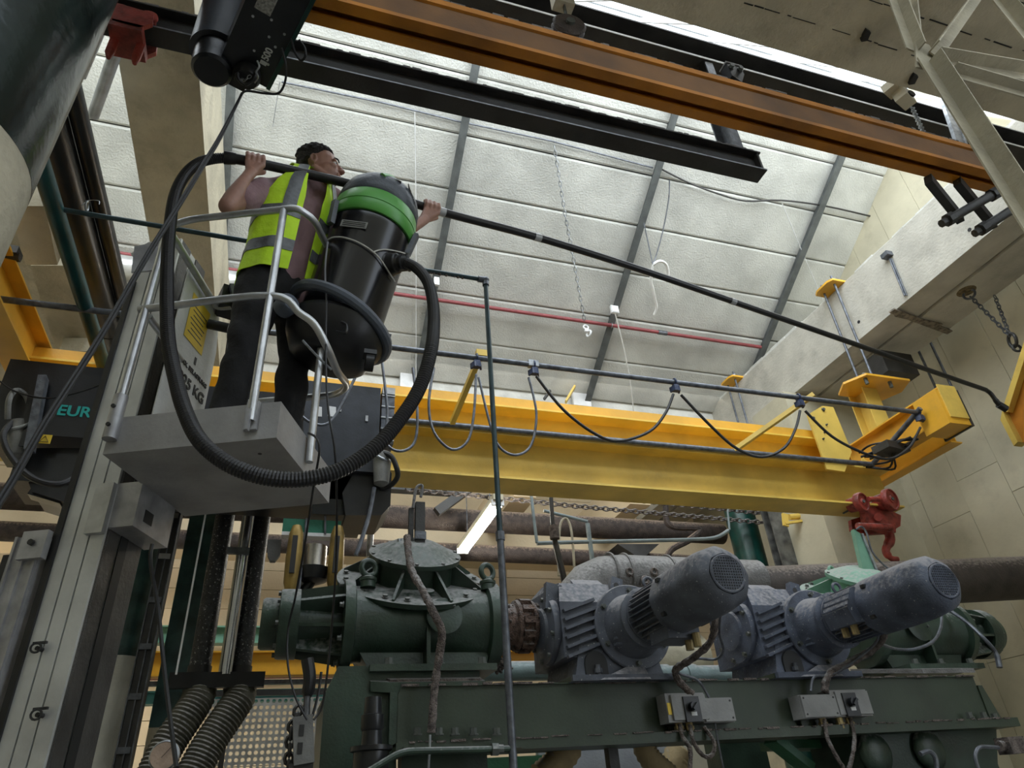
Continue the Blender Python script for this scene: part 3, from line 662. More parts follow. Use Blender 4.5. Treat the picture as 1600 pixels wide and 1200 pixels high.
part('hose_scrap', mb, blackt, t, 'dark worn patches down the mast edge', kind='stuff')
mb = MB(); bx(mb, qu - .002, qu + .10, qv + .01, qv + D_ + .02, 1.07 + EYE, 1.26 + EYE)
part('carriage', mb, alumd, t)
mb = MB(); bx(mb, qu - .07, qu + .002, qv - .025, qv, 1.04 + EYE, 1.25 + EYE); part('carriage_plate', mb, alum, t)
mb = MB(); bx(mb, qu + .099, qu + .103, qv + .07, qv + .13, 1.11 + EYE, 1.16 + EYE); part('carriage_slot', mb, blackt, t)
mb = MB(); bx(mb, qu - .001, qu + .003, qv + .105, qv + .155, .2, 2.5 + EYE); part('mast_slot', mb, blackt, t, 'deep black slot down the side of the mast')
mb = MB(); bx(mb, qu - .03, qu + .03, qv - .02, qv + .22, .02 + EYE, .07 + EYE); part('mast_foot_clamp', mb, alumd, t)
# side panel carrying the labels
zp0, zp1 = ZT, 2.40 + EYE
U = qu + .085
tri = [pf(U, qv - .02, zp0), pf(U, qv + .36, zp0), pf(U, qv + .37, zp1 - .25), pf(U, qv + .33, zp1 - .05), pf(U, qv + .16, zp1 + .02), pf(U, qv - .02, zp1 + .02)]
part('side_panel', MB().prism(tri, e1 * .006), mat('white_panel_paint', (.60, .60, .58), .5, var=.06, dirt=.2), t, 'off-white panel with a weight limit')
U2 = U + .008
part('yellow_label', MB().prism([pf(U2, qv + .06, zp1 - .36), pf(U2, qv + .24, zp1 - .36), pf(U2, qv + .24, zp1 - .10), pf(U2, qv + .06, zp1 - .10)], e1 * .001), signy, t)
Rp = frame3(e2, (0, 0, 1))
for k in range(7): part('label_line', MB().box(pf(U2 + .001, qv + .15, zp1 - .16 - k * .026), (.14 - .02 * (k % 3), .006, .001), Rp), blackt, t)
text('lettering', 'MAX. BELASTUNG', blackt, t, pf(U2, qv + .205, zp0 + .51), Rp, .033)
text('lettering', '225 KG', blackt, t, pf(U2, qv + .215, zp0 + .43), Rp, .078)
part('panel_slot', MB().box(pf(U2, qv + .2, zp0 + .575), (.016, .04, .002), Rp), blackt, t)
# mast head flange
mb = MB(); mb.prism([pf(qu - W_ - .08, qv, 2.55 + EYE), pf(qu - W_, qv, 2.62 + EYE), pf(qu - W_ + .03, qv, 2.42 + EYE)], e2 * .03); part('head_flange', mb, alum, t)
part('top_bolt', MB().cyl(pf(qu - .03, qv - .002, 2.57 + EYE), pf(qu - .03, qv - .012, 2.57 + EYE), .008, 8), blackt, t)
# guard rail
rt = .0165
pa = pf(.08, -.012, 0) ; 
def Z(p, z): q = V(p); q.z = z; return q
pA = P1 + e1 * .025 - e2 * .02; pB = P1 + e1 * (LW - .10) - e2 * .02; pC = pf(LW + .02, LD * .47, 0)
zr = 2.44 + EYE; zm = ZT + .52
part('rail_post', MB().tube([Z(pA, ZB + .06), Z(pA, zr - .12)], rt, 14), alum, t)
part('rail_post', MB().tube([Z(pB, ZB + .07), Z(pB, zr)], rt, 14), alum, t)
part('rail_post', MB().tube([Z(pC, ZB + .04), Z(pC, zr - .02)], rt, 14), alum, t)
cR = pf(LW + .015, 0, 0)
top = [Z(pA, zr - .14), Z(pA, zr - .03), Z(pA + e1 * .1, zr), Z(pB, zr), Z(pB + e1 * .06 - e2 * .0, zr), Z(cR + e2 * .06, zr), Z(pC, zr), Z(pf(LW + .015, LD, 0), zr), Z(pf(LW - .06, LD + .02, 0), zr), Z(pf(.25, LD + .02, 0), zr)]
part('top_rail', MB().tube(bend(top, .09), rt, 14), alum, t)
mid = [Z(pA - e1 * .03, zm), Z(pA + e1 * .05, zm), Z(pB, zm)]
for x_, y_, Y_ in ((468, 489, 2.41), (492, 508, 2.41), (512, 545, 2.46), (527, 580, 2.58), (541, 601, 2.80), (528, 614, 2.98), (500, 619, 3.05), (440, 624, 3.12), (380, 630, 3.2)): mid.append(at(x_, y_, Y=Y_))
part('mid_rail', MB().tube(catm(mid, 5), rt, 14), alum, t)
pD = pf(.02, LD * .8, 0)
part('side_rail', MB().tube(bend([Z(pA, zr - .05), Z(pA + e2 * .06, zr - .05), Z(pD, zr - .09), Z(pD + e1 * .08, zr - .09)], .05), rt * 1.05, 14), alum, t)
part('side_rail', MB().tube([Z(pA + e2 * .03, zm - .02), Z(pD - e2 * .2, zm - .04)], rt, 14), alum, t)
part('gate_post', MB().tube([Z(pf(.17, LD - .01, 0), ZT), Z(pf(.17, LD - .01, 0), zr)], rt, 12), alum, t)
for p_, z_ in ((pA, ZB + .05), ):
    s = part('post_socket', MB().tube([Z(p_, z_), Z(p_, z_ + .19)], .026, 14), alumd, t)
    for dz in (.05, .13): part('socket_bolt', MB().cyl(Z(p_ - e2 * .024, z_ + dz), Z(p_ - e2 * .034, z_ + dz), .008, 8), blackt, s)
part('post_bracket', MB().box(Z(pB + e2 * .008, ZT - .06), (.05, .012, .12), R12), alumd, t)
part('post_bracket', MB().box(Z(pB - e2 * .018, ZT - .09), (.012, .02, .09), R12), alumd, t)
# control console behind the worker's legs
q = at(356, 472, Y=3.12)
part('control_box', MB().box(q, (.09, .12, .13), .3), blackp, t)
part('control_cover', MB().box(q + V((.045, -.07, -.0)), (.05, .03, .13), frame3((1, .2, .35), (0, 1, 0))), galvd, t)
part('stop_button', MB().cyl(q + V((.07, -.03, .09)), q + V((.07, -.05, .13)), .022, 14), mat('red_plastic', (.6, .02, .02), .35), t, 'red emergency stop button')
part('winch_roller', MB().cyl(at(325, 506, Y=3.1), at(357, 513, Y=3.1), .026, 14), blackp, t)
for (pts, r) in (([(372, 452), (378, 430), (384, 420)], .005), ([(365, 455), (380, 445), (392, 440)], .008), ([(362, 470), (378, 462), (395, 462)], .009), ([(362, 480), (376, 478), (390, 486)], .008)):
    part('control_cable', MB().tube(catm([at(x, y, Y=3.1) for x, y in pts], 5), r, 8), galv, t)
part('power_lead', MB().tube(catm([at(358, 515, Y=3.05), at(352, 560, Y=3.02), at(345, 600, Y=3.0), at(343, 628, Y=3.0)], 5), .005, 6), blackr, t)
# front caps
part('panel_bracket', MB().prism([at(205, 425, Y=2.84), at(210, 385, Y=2.84), at(243, 378, Y=2.84), at(262, 420, Y=2.84)], (0, .01, 0)), alumd, t)

# loose cables of the lift
single('power_cable', MB().tube(catm([at(482, 677, Y=2.42), at(494, 684, Y=2.3), at(499, 705, Y=2.28), at(490, 760, Y=2.4), at(478, 840, Y=2.6), at(462, 930, Y=2.8), at(450, 985, Y=2.9), at(450, 1040, Y=2.9), at(462, 1090, Y=2.9), at(480, 1125, Y=2.9)], 6), .0045, 6), blackr, 'thin black cable hanging from the right edge of the platform past the green machine', 'cable')
single('power_cable', MB().tube(catm([at(510, 470, Y=2.48), at(509, 560, Y=2.42), at(513, 640, Y=2.35), at(524, 715, Y=2.35), at(526, 840, Y=2.6), at(520, 960, Y=2.8), at(506, 1090, Y=2.9), at(490, 1125, Y=2.9)], 6), .0045, 6), blackr, 'thin black cable hanging from the vacuum cleaner drum', 'cable')
single('power_cable', MB().tube(catm([at(238, 850, Y=2.9), at(235, 880, Y=2.9), at(247, 950, Y=2.85), at(256, 1040, Y=2.8), at(268, 1140, Y=2.7), at(276, 1200, Y=2.6)], 5), .008, 6), blackr, 'black cable hanging beside the white column', 'cable')

# ---------------------------------------------------------------- vacuum cleaner
ax0 = at(527, 520, Y=2.44); ax1 = at(588, 338, Y=2.37)
ax = (ax1 - ax0).normalized(); H = (ax1 - ax0).length
sx_ = V((1, 0, 0)); sx_ = (sx_ - ax * sx_.dot(ax)).normalized(); sy_ = ax.cross(sx_)
def vf(a, b, h): return ax0 + sx_ * a + sy_ * b + ax * h
t = thing('vacuum_cleaner', 'black drum vacuum cleaner with a bright green band hung outside the lift basket', 'vacuum cleaner', ax0 - ax * .12)
part('drum', MB().lathe(ax0, ax, [(-.02, .03), (-.02, .165), (.0, .172), (.02, .174), (H * .75, .186), (H * .77, .189), (H * .80, .187), (H * .82, .02)], 48), mat('glossy_black_plastic', (.010, .010, .012), .22, var=.1, bump=0), t, sharp=50)
part('green_band', MB().lathe(ax0 + ax * H * .80, ax, [(0, .12), (0, .196), (.012, .204), (.055, .203), (.058, .198), (.064, .198), (.067, .201), (.125, .194), (.135, .188), (.135, .1)], 48), mat('bright_green_plastic', (.09, .34, .06), .35, var=.05, bump=0), t, sharp=40)
hd = MB().lathe(ax0 + ax * (H * .80 + .133), ax, [(0, .1), (0, .188), (.01, .194), (.06, .188), (.10, .176), (.135, .150), (.155, .11), (.165, .05), (.165, .001)], 48)
part('motor_head', hd, mat('slate_plastic', (.055, .065, .08), .4, var=.08), t, sharp=45)
hz = H * .80 + .133
part('handle', MB().tube(catm([vf(-.10, -.10, hz + .10), vf(-.05, -.13, hz + .125), vf(.03, -.13, hz + .125), vf(.08, -.10, hz + .12)], 5), .014, 8), blackp, t)
part('switch_panel', MB().box(vf(.02, -.150, hz + .09), (.10, .02, .045), frame3(sx_, sy_ * .8 + ax * .5)), blackp, t)
part('switch', MB().box(vf(.035, -.163, hz + .091), (.022, .01, .02), frame3(sx_, sy_ * .8 + ax * .5)), mat('pale_green_label', (.45, .6, .4), .5), t)
part('lid_strip', MB().tube(catm([vf(-.02, -.172, hz + .09), vf(.03, -.11, hz + .15), vf(.08, -.02, hz + .165)], 6), .018, 6), MATS['bright_green_plastic'], t)
part('vent_panel', MB().prism([vf(.10, -.145, hz + .12), vf(.155, -.11, hz + .05), vf(.19, -.03, hz + .04), vf(.13, -.04, hz + .13)], ax * .006 - sy_ * .006), mat('speckled_grey_mesh', (.22, .22, .23), .6, var=.4, scale=200), t)
for sgn, aa in ((-1, -2.55), (1, -.35)):
    a = V((math.cos(aa), math.sin(aa), 0)); o_ = lambda r, h: vf(a.x * r, a.y * r, h)
    tg = V((-a.y, a.x, 0)); tw = sx_ * tg.x + sy_ * tg.y
    part('latch', MB().add([o_(.192, H * .68) - tw * .018, o_(.192, H * .68) + tw * .018, o_(.210, H * .86) + tw * .02, o_(.210, H * .86) - tw * .02, o_(.212, H * .68) - tw * .014, o_(.212, H * .68) + tw * .014, o_(.228, H * .86) + tw * .014, o_(.228, H * .86) - tw * .014], [(3, 2, 1, 0), (4, 5, 6, 7), (0, 1, 5, 4), (1, 2, 6, 5), (2, 3, 7, 6), (3, 0, 4, 7)]), MATS['slate_plastic'], t)
# label on the drum
Rl = frame3(sx_ * .93 - sy_ * .36 , ax)
part('drum_label', MB().box(vf(-.066, -.176, H * .66), (.115, .036, .004), frame3(sx_ * .95 - sy_ * .30, ax)), mat('grey_label', (.30, .30, .28), .5), t)
for k in range(3): part('label_line', MB().box(vf(-.066, -.1785, H * .66 + .010 - .010 * k), (.10, .003, .004), frame3(sx_ * .95 - sy_ * .30, ax)), blackt, t)
# hose inlet on the drum
inl = at(618, 412, Y=2.27); dr = (inl - (ax0 + ax * (inl - ax0).dot(ax))).normalized()
part('inlet_boss', MB().lathe(inl - dr * .09, dr, [(0, .075), (.05, .066), (.065, .05), (.10, .045), (.11, .034), (.13, .034)], 24), blackp, t)
part('inlet_collar', MB().lathe(inl + dr * .0, V((.9, -.25, .1)), [(-.02, .036), (0, .043), (.012, .043), (.014, .038), (.05, .038), (.052, .042), (.062, .042), (.064, .03)], 20), blackp, t)
# white cord round the drum
cb_ = []
for k in range(25):
    a = 2 * math.pi * k / 24; cb_.append(vf(math.cos(a) * .189, math.sin(a) * .189, H * (.60 - .13 * math.sin(a * .5 + .4) * (1 if k < 24 else 1)) ))
cordm = mat('white_cord', (.55, .54, .50), .8)
c1 = [at(513, 371, Y=2.24), at(540, 372, Y=2.18), at(570, 385, Y=2.16), at(590, 400, Y=2.16), at(605, 418, Y=2.2), at(616, 437, Y=2.28)]
def ondrum(px, py, r=.192):                        # nearest surface point of the drum behind a pixel
    d = ray(px, py).normalized(); o = V((0, 0, EYE)) - ax0; dp = d - ax * d.dot(ax); op = o - ax * o.dot(ax)
    A = dp.dot(dp); B = 2 * dp.dot(op); C = op.dot(op) - r * r; D = B * B - 4 * A * C
    tt = (-B - math.sqrt(max(D, 0))) / (2 * A); return V((0, 0, EYE)) + d * tt
part('tie_cord', MB().tube(catm([ondrum(x, y) for x, y in ((508, 377), (520, 371), (536, 371), (556, 377), (574, 387), (590, 400), (603, 418), (611, 431), (617, 440))], 5), .0035, 6), cordm, t, 'white cord tied round the drum')
part('tie_cord', MB().tube(catm([ondrum(583, 394), ondrum(592, 391), ondrum(604, 390), ondrum(622, 393), ondrum(633, 396, .2)], 5), .0032, 6), cordm, t)
part('mains_lead', MB().tube(catm([ondrum(512, 378, .2), ondrum(508, 420, .195), ondrum(510, 470, .19)], 5), .004, 6), mat('grey_cord', (.2, .2, .22), .6), t)
# trolley ring, lower bowl, casters
rgm = mat('slate_grey_bumper', (.085, .10, .125), .42, var=.06)
cR_ = ax0 + ax * .045
tilt = (ax + sx_ * .30).normalized(); tx_ = (sx_ - tilt * sx_.dot(tilt)).normalized(); ty_ = tilt.cross(tx_)
R_ = .222
part('bumper_ring', MB().tube([cR_ + (tx_ * math.cos(a) * R_ * 1.02 + ty_ * math.sin(a) * R_) for a in [2 * math.pi * i / 40 for i in range(40)]], .024, 10, closed=True), rgm, t)
part('bumper_spoke', MB().b2((0, 0, 0), (0, 0, 0)) if 0 else MB().bar(cR_ - sx_ * .22, cR_ + sx_ * .22, .05, .02, up=ax), rgm, t)
part('lower_bowl', MB().lathe(ax0 - ax * .15, ax, [(0, .04), (0, .13), (.02, .165), (.10, .205), (.15, .215), (.17, .205), (.17, .05)], 40), blackp, t)
part('end_boss', MB().lathe(at(452, 474, Y=2.28), (.55, -.8, .1), [(-.05, .04), (0, .046), (.012, .04), (.012, .01)], 20), rgm, t)
for px, py in ((577, 567), (470, 500)):
    q = at(px, py, Y=2.3 if px > 500 else 2.42); part('caster', MB().cyl(q + V((-.016, 0, 0)), q + V((.016, 0, 0)), .036, 16).box(q + V((0, 0, .04)), (.05, .05, .02)), blackp, t)
part('bracket_rod', MB().tube(catm([at(473, 532, Y=2.32), at(495, 556, Y=2.32), at(518, 578, Y=2.34)], 4), .005, 6), galv, t)
part('drain_hook', MB().tube(catm([at(525, 518, Y=2.24), at(540, 520, Y=2.23), at(541, 508, Y=2.23), at(533, 503, Y=2.23)], 5), .006, 6), blackp, t)

# the cleaner stands between the worker and the outer rail: real size 1.13 of the drawing above
vo = V(t.location); cv = vo - V((0, 0, EYE)); t.scale = (1.13,) * 3
t.location = V((0, 0, EYE)) + cv * 1.13
# corrugated hose
hp = [(634, 410, 2.50), (652, 420, 2.46), (668, 440, 2.38), (676, 470, 2.30), (678, 505, 2.22), (673, 550, 2.12), (656, 605, 2.1), (625, 655, 2.08), (585, 700, 2.06), (530, 735, 2.05), (470, 749, 2.05), (410, 745, 2.06), (355, 724, 2.08), (312, 688, 2.12), (288, 640, 2.18), (274, 590, 2.24), (264, 540, 2.3), (261, 490, 2.34), (261, 430, 2.4), (264, 370, 2.45), (272, 310, 2.5), (288, 275, 2.53), (310, 255, 2.56), (335, 248, 2.58), (356, 247, 2.59)]
pts = catm([at(x, y, Y=Y_) for x, y, Y_ in hp], 8)
# resample by length
L = [0]
for a, b in zip(pts, pts[1:]): L.append(L[-1] + (b - a).length)
def alongp(s):
    for i in range(len(L) - 1):
        if L[i + 1] >= s: return pts[i].lerp(pts[i + 1], (s - L[i]) / max(1e-6, L[i + 1] - L[i]))
    return pts[-1]
step = .0055; n = int(L[-1] / step)
PP = [alongp(i * step) for i in range(n + 1)]; RR = [.0262 if i % 2 else .0228 for i in range(n + 1)]
single('vacuum_hose', MB().tube(PP, RR, 14), mat('black_corrugated_plastic', (.012, .012, .014), .45, var=.1, bump=0), 'black corrugated vacuum hose looping under the platform up to the wand', 'hose', sharp=20)

# ---------------------------------------------------------------- high-reach wand
wp = [(350, 246, 2.59), (398, 254, 2.60), (560, 291, 2.68), (690, 331, 2.76), (840, 371, 2.86), (1000, 421, 2.98), (1145, 471, 3.1), (1300, 525, 3.25), (1430, 571, 3.38), (1540, 609, 3.5)]
wpt = catm([at(x, y, Y=Y_) for x, y, Y_ in wp], 8)
t = thing('vacuum_wand', 'very long black high-reach vacuum wand held across the picture', 'vacuum wand', wpt[0])
nn = len(wpt)
part('tube_section', MB().tube(wpt, [.027 - .008 * i / nn for i in range(nn)], 16), mat('black_carbon_tube', (.011, .010, .010), .35, var=.1, bump=0), t)
part('hose_cuff', MB().tube([wpt[0] + (wpt[0] - wpt[1]) * .3, wpt[0], wpt[1], wpt[3], wpt[5]], [.030, .034, .034, .033, .029], 18), blackp, t)
for px, py, Y_ in ((836, 370, 2.855), (1145, 471, 3.1), (691, 331, 2.76)):
    q = at(px, py, Y=Y_); i = min(range(nn), key=lambda k: (wpt[k] - q).length); d = (wpt[min(i + 1, nn - 1)] - wpt[i - 1]).normalized()
    part('tape_band', MB().cyl(wpt[i] - d * .022, wpt[i] + d * .022, .0285 - .0075 * i / nn, 16), mat('silver_tape', (.42, .43, .44), .35, metal=.3), t)
e_ = wpt[-1]
part('bent_nozzle', MB().tube(catm([e_, at(1548, 615, Y=3.51), at(1556, 626, Y=3.51), at(1562, 633, Y=3.51)], 4), [.018] * 8 + [.022] * 5, 12), blackp, t)
part('brush_tip', MB().cyl(at(1560, 632, Y=3.51), at(1572, 639, Y=3.51), .030, 12), blackp, t)
# ================================================================ THE WORKER
def capsule(mb, a, b, ra, rb, n=14):
    a = V(a); b = V(b); d = (b - a); 
    if d.length < 1e-5: return mb.ball(a, ra, n)
    ax_ = d.normalized(); prof = []
    for i in range(5): q = math.pi / 2 * (1 - i / 4); prof.append((-math.sin(q) * ra, math.cos(q) * ra))
    for i in range(5): q = math.pi / 2 * i / 4; prof.append((d.length + math.sin(q) * rb, math.cos(q) * rb))
    return mb.lathe(a, ax_, prof, n)
def ell(mb, c, rx, ry, rz, R): return mb.ball(c, 1.06, 20, (rx, ry, rz), R)
def remesh(o, vox, smooth=2):
    m_ = o.modifiers.new('r', 'REMESH'); m_.mode = 'VOXEL'; m_.voxel_size = vox; m_.use_smooth_shade = True
    if smooth: s_ = o.modifiers.new('s', 'SMOOTH'); s_.iterations = smooth; s_.factor = .5
    dg = bpy.context.evaluated_depsgraph_get(); me = bpy.data.meshes.new_from_object(o.evaluated_get(dg))
    old = o.data; o.modifiers.clear(); o.data = me; mt = old.materials[0]; me.materials.clear(); me.materials.append(mt); bpy.data.meshes.remove(old); me.name = o.name; me.shade_smooth(); return o

fd = V((.52, -.85, 0)).normalized()                 # chest direction
sd = V((-fd.y, fd.x, 0)) * -1                       # towards the worker's right (viewer's left)
if sd.x > 0: sd = -sd
pel = at(437, 452, Y=2.80); chest = at(462, 335, Y=2.80); neck = at(482, 281, Y=2.77); head = at(501, 264, Y=2.74)
shR = at(415, 300, Y=2.72); shL = at(528, 318, Y=2.86)
elR = at(356, 322, Y=2.54); wrR = at(383, 280, Y=2.55)
elL = at(592, 372, Y=2.80); wrL = at(646, 356, Y=2.70)
up_ = (neck - pel).normalized()
hipR = pel - up_ * .02 + sd * .10; hipL = pel - up_ * .02 - sd * .10 + V((0, .04, 0))
knR = at(383, 545, Y=2.74); anR = at(353, 632, Y=2.80); anR.z = ZT + .09
knL = at(462, 545, Y=2.92); anL = at(452, 640, Y=2.94); anL.z = ZT + .09

def hand(mb, axis, c, wrist, r, thumb_dir, side):
    """four fingers and a thumb closed round a tube: c point on the tube axis, axis = tube direction"""
    axis = V(axis).normalized(); u = (wrist - c); u = (u - axis * u.dot(axis)).normalized(); w_ = axis.cross(u) * side
    P_ = lambda ang, rad, s_: c + axis * s_ + (u * math.cos(ang) + w_ * math.sin(ang)) * rad
    pr_ = r + .016
    palm0 = P_(.25, pr_ + .006, 0)
    capsule(mb, wrist, wrist.lerp(P_(.0, pr_ + .012, 0), .6), .027, .030)
    for s_ in (-.034, -.011, .011, .034): capsule(mb, wrist.lerp(palm0, .45), P_(.35, pr_ + .002, s_), .021, .0165, 10)
    for i, s_ in enumerate((-.037, -.0125, .0125, .036)):
        k = (0.92, 1.05, 1.0, .85)[i]
        angs = [.35, 1.15, 2.05 * k, 2.9 * k]; rr = [.0138, .0124, .0112, .0098]
        for a0, a1, r0, r1 in zip(angs, angs[1:], rr, rr[1:]): capsule(mb, P_(a0, r + .0135, s_ * 1.02), P_(a1, r + .0125, s_ * 1.06), r0, r1, 9)
    td = thumb_dir
    capsule(mb, wrist.lerp(palm0, .5) + axis * td * .015, P_(-.5, pr_ + .004, td * .040), .017, .0145, 10)
    capsule(mb, P_(-.5, pr_ + .004, td * .040), P_(-1.35, r + .013, td * .050), .0135, .012, 10)
    capsule(mb, P_(-1.35, r + .013, td * .050), P_(-2.1, r + .012, td * .052), .012, .010, 10)

def near(px, py, Y_):
    q = at(px, py, Y=Y_); i = min(range(nn), key=lambda k: (wpt[k] - q).length); return wpt[i], (wpt[min(i + 1, nn - 1)] - wpt[i - 1]).normalized()
cR2, aR = near(400, 254, 2.6); cL2, aL = near(676, 327, 2.75)

root = thing('person', 'young worker in fluorescent vest, pink T-shirt and black trousers holding a long wand', 'person', (pel.x, pel.y, ZT))
b = MB()
# torso core, neck
capsule(b, pel, pel.lerp(chest, .5), .095, .09, 18); capsule(b, pel.lerp(chest, .5), chest, .09, .10, 18); capsule(b, chest, neck - up_ * .10, .10, .06, 18)
capsule(b, shR.lerp(neck, .1), shL.lerp(neck, .1), .048, .048, 14)
capsule(b, neck - up_ * .04, head - up_ * .03, .060, .054, 16)
# arms
capsule(b, shR, elR, .052, .043, 16); capsule(b, elR, elR.lerp(wrR, .35), .043, .043, 16); capsule(b, elR.lerp(wrR, .35), wrR, .043, .028, 16)
capsule(b, shL, elL, .052, .042, 16); capsule(b, elL, elL.lerp(wrL, .35), .042, .042, 16); capsule(b, elL.lerp(wrL, .35), wrL, .042, .027, 16)
hand(b, aR, cR2, wrR, .027, 1, -1); hand(b, aL, cL2, wrL, .0245, 1, -1)
# legs (inside the trousers)
for h_, k_, a_ in ((hipR, knR, anR), (hipL, knL, anL)):
    capsule(b, h_, k_, .075, .05, 14); capsule(b, k_, a_, .05, .038, 14); capsule(b, a_, a_ + V((.1, -.12, -.05)), .035, .03, 10)
# head: gaze to the right and slightly up
hf = V((.95, -.24, .10)).normalized(); hu = V((-.14, -.10, .98)); hu = (hu - hf * hu.dot(hf)).normalized(); hs = hf.cross(hu)   # hs: towards viewer or away
RH = Matrix((hf, hs, hu)).transposed()
HK = 1.09
hp_ = lambda x, y, z: head + (hf * x + hs * y + hu * z) * HK
ell(b, hp_(-.012, 0, .035), .098, .078, .092, RH)              # cranium
ell(b, hp_(.028, 0, -.032), .064, .062, .078, RH); ell(b, hp_(.0, 0, -.050), .060, .056, .052, RH)              # face
ell(b, hp_(.048, 0, -.085), .036, .038, .028, RH)              # chin
for s_ in (-1, 1):
    capsule(b, hp_(-.02, s_ * .056, -.045), hp_(.045, s_ * .030, -.088), .022, .022, 12)      # jaw
    ell(b, hp_(.064, s_ * .036, -.020), .022, .022, .018, RH)  # cheek
    capsule(b, hp_(.084, s_ * .012, .016), hp_(.078, s_ * .046, .014), .009, .008, 10)         # brow ridge
    # ear: rim and lobe
    ec = hp_(-.020, s_ * .077, -.002)
    b.tube([ec + hf * (math.cos(q) * .015) + hu * (math.sin(q) * .026) + hs * s_ * .010 for q in [2 * math.pi * j / 14 for j in range(14)]], .0058, 8, closed=True)
    ell(b, ec, .014, .007, .024, RH); ell(b, ec + hu * -.026 + hs * s_ * .006, .009, .007, .009, RH)
capsule(b, hp_(.088, 0, .008), hp_(.109, 0, -.026), .010, .0125, 12); ell(b, hp_(.108, 0, -.030), .014, .016, .010, RH)   # nose
for s_ in (-1, 1): ell(b, hp_(.100, s_ * .012, -.033), .009, .008, .007, RH)
capsule(b, hp_(.088, -.019, -.056), hp_(.088, .019, -.056), .0078, .0078, 10); capsule(b, hp_(.086, -.016, -.067), hp_(.086, .016, -.067), .0085, .0085, 10)   # lips
body = part('body', b, skinm, root); remesh(body, .0052, 2)
# eyes, brows, lips tint
for s_ in (-1, 1):
    part('eye', MB().ball(hp_(.074, s_ * .031, .000), .0125, 14), mat('eye_white', (.6, .58, .56), .3, var=0, bump=0), root)
    part('iris', MB().ball(hp_(.0835, s_ * .032, .0008), .0052, 10), hairm, root, 'dark iris')
    part('eyebrow', MB().tube(catm([hp_(.096, s_ * .012, .021), hp_(.092, s_ * .030, .027), hp_(.076, s_ * .050, .020)], 4), [.004] * 4 + [.0045] * 4 + [.002], 8), hairm, root)
part('lips', MB().tube([hp_(.0925, -.016, -.0615), hp_(.0965, 0, -.0615), hp_(.0925, .016, -.0615)], .0038, 8), mat('lip', (.30, .11, .09), .5, var=.05), root)
# short curly hair: cap with fade
hb = MB()
ell(hb, hp_(-.026, 0, .052), .098, .082, .088, RH)
ell(hb, hp_(-.070, 0, .010), .048, .068, .070, RH)
random.seed(3)
for k in range(260):
    th = random.uniform(0, 2 * math.pi); ph = random.uniform(0, 1.45)
    q = V((-.026 + math.sin(ph) * math.cos(th) * .097, math.sin(ph) * math.sin(th) * .081, .054 + math.cos(ph) * .088))
    if q.x > .058 and q.z < .08: continue
    hb.ball(hp_(*q), random.uniform(.009, .014), 6)
for k in range(70):
    th = random.uniform(1.9, 4.4); z_ = random.uniform(-.045, .03)
    hb.ball(hp_(-.062 + math.cos(th) * .052, math.sin(th) * .070, z_), random.uniform(.007, .011), 6)
hr = part('hair', hb, hairm, root); remesh(hr, .0052, 1)
# T-shirt
tb = MB()
wa = pel + up_ * .03
for q, rr in ((0, .150), (.25, .145), (.5, .150), (.75, .158)):
    c = wa.lerp(chest, q); c2 = wa.lerp(chest, q + .25)
    for s_ in (-.055, .055): capsule(tb, c + sd * s_, c2 + sd * s_, rr * .80, (rr + .005) * .80, 18)
for s_ in (-.06, .06): capsule(tb, chest + sd * s_, neck - up_ * .10 + sd * s_ * .9, .126, .088, 18)
capsule(tb, shR.lerp(neck, .05), neck - up_ * .04, .070, .072, 14); capsule(tb, shL.lerp(neck, .05), neck - up_ * .04, .070, .072, 14)
capsule(tb, shR, shR.lerp(elR, .60), .074, .078, 16); capsule(tb, shL, shL.lerp(elL, .60), .074, .078, 16)
capsule(tb, neck - up_ * .06, neck - up_ * .022, .078, .069, 16)
# shirt tail hanging over the trousers on one side
capsule(tb, wa - sd * .07 + fd * .03, wa - up_ * .10 - sd * .09 + fd * .06, .10, .085, 14); capsule(tb, wa + sd * .03, wa - up_ * .03 + sd * .03, .125, .12, 14)
ts = part('t_shirt', tb, teem, root); remesh(ts, .009, 4)
for v in ts.data.vertices:                         # cloth folds
    p_ = v.co; h_ = (p_.z * 9 + p_.x * 14 + p_.y * 6)
    v.co = p_ + v.normal * (.0035 * math.sin(h_ * 2.1) + .003 * math.sin(p_.x * 60 - p_.z * 22))
# trousers
tb = MB()
for s_ in (-.05, .05): capsule(tb, pel + sd * s_ + up_ * .02, pel + sd * s_ - up_ * .05, .122, .118, 18)
for h_, k_, a_ in ((hipR, knR, anR), (hipL, knL, anL)):
    capsule(tb, h_, h_.lerp(k_, .5), .112, .098, 18); capsule(tb, h_.lerp(k_, .5), k_, .098, .080, 18); capsule(tb, k_, k_.lerp(a_, .5), .080, .074, 18); capsule(tb, k_.lerp(a_, .5), a_ + V((0, 0, .03)), .074, .070, 18)
tr = part('trousers', tb, trousm, root); remesh(tr, .010, 3)
for v in tr.data.vertices:
    p_ = v.co; v.co = p_ + v.normal * (.005 * math.sin(p_.z * 38 + p_.x * 12) * math.sin(p_.z * 7 + 1) + .003 * math.sin(p_.x * 50 + p_.z * 30))
for a_ in (anR, anL):
    bt = MB(); dirn = V((.55, -.8, 0)).normalized()
    capsule(bt, a_ + V((0, 0, .05)), a_ - V((0, 0, .02)), .052, .048, 14); capsule(bt, a_ - V((0, 0, .045)) - dirn * .04, a_ - V((0, 0, .055)) + dirn * .14, .045, .034, 14)
    bo = part('boot', bt, blackr, root); remesh(bo, .009, 2)
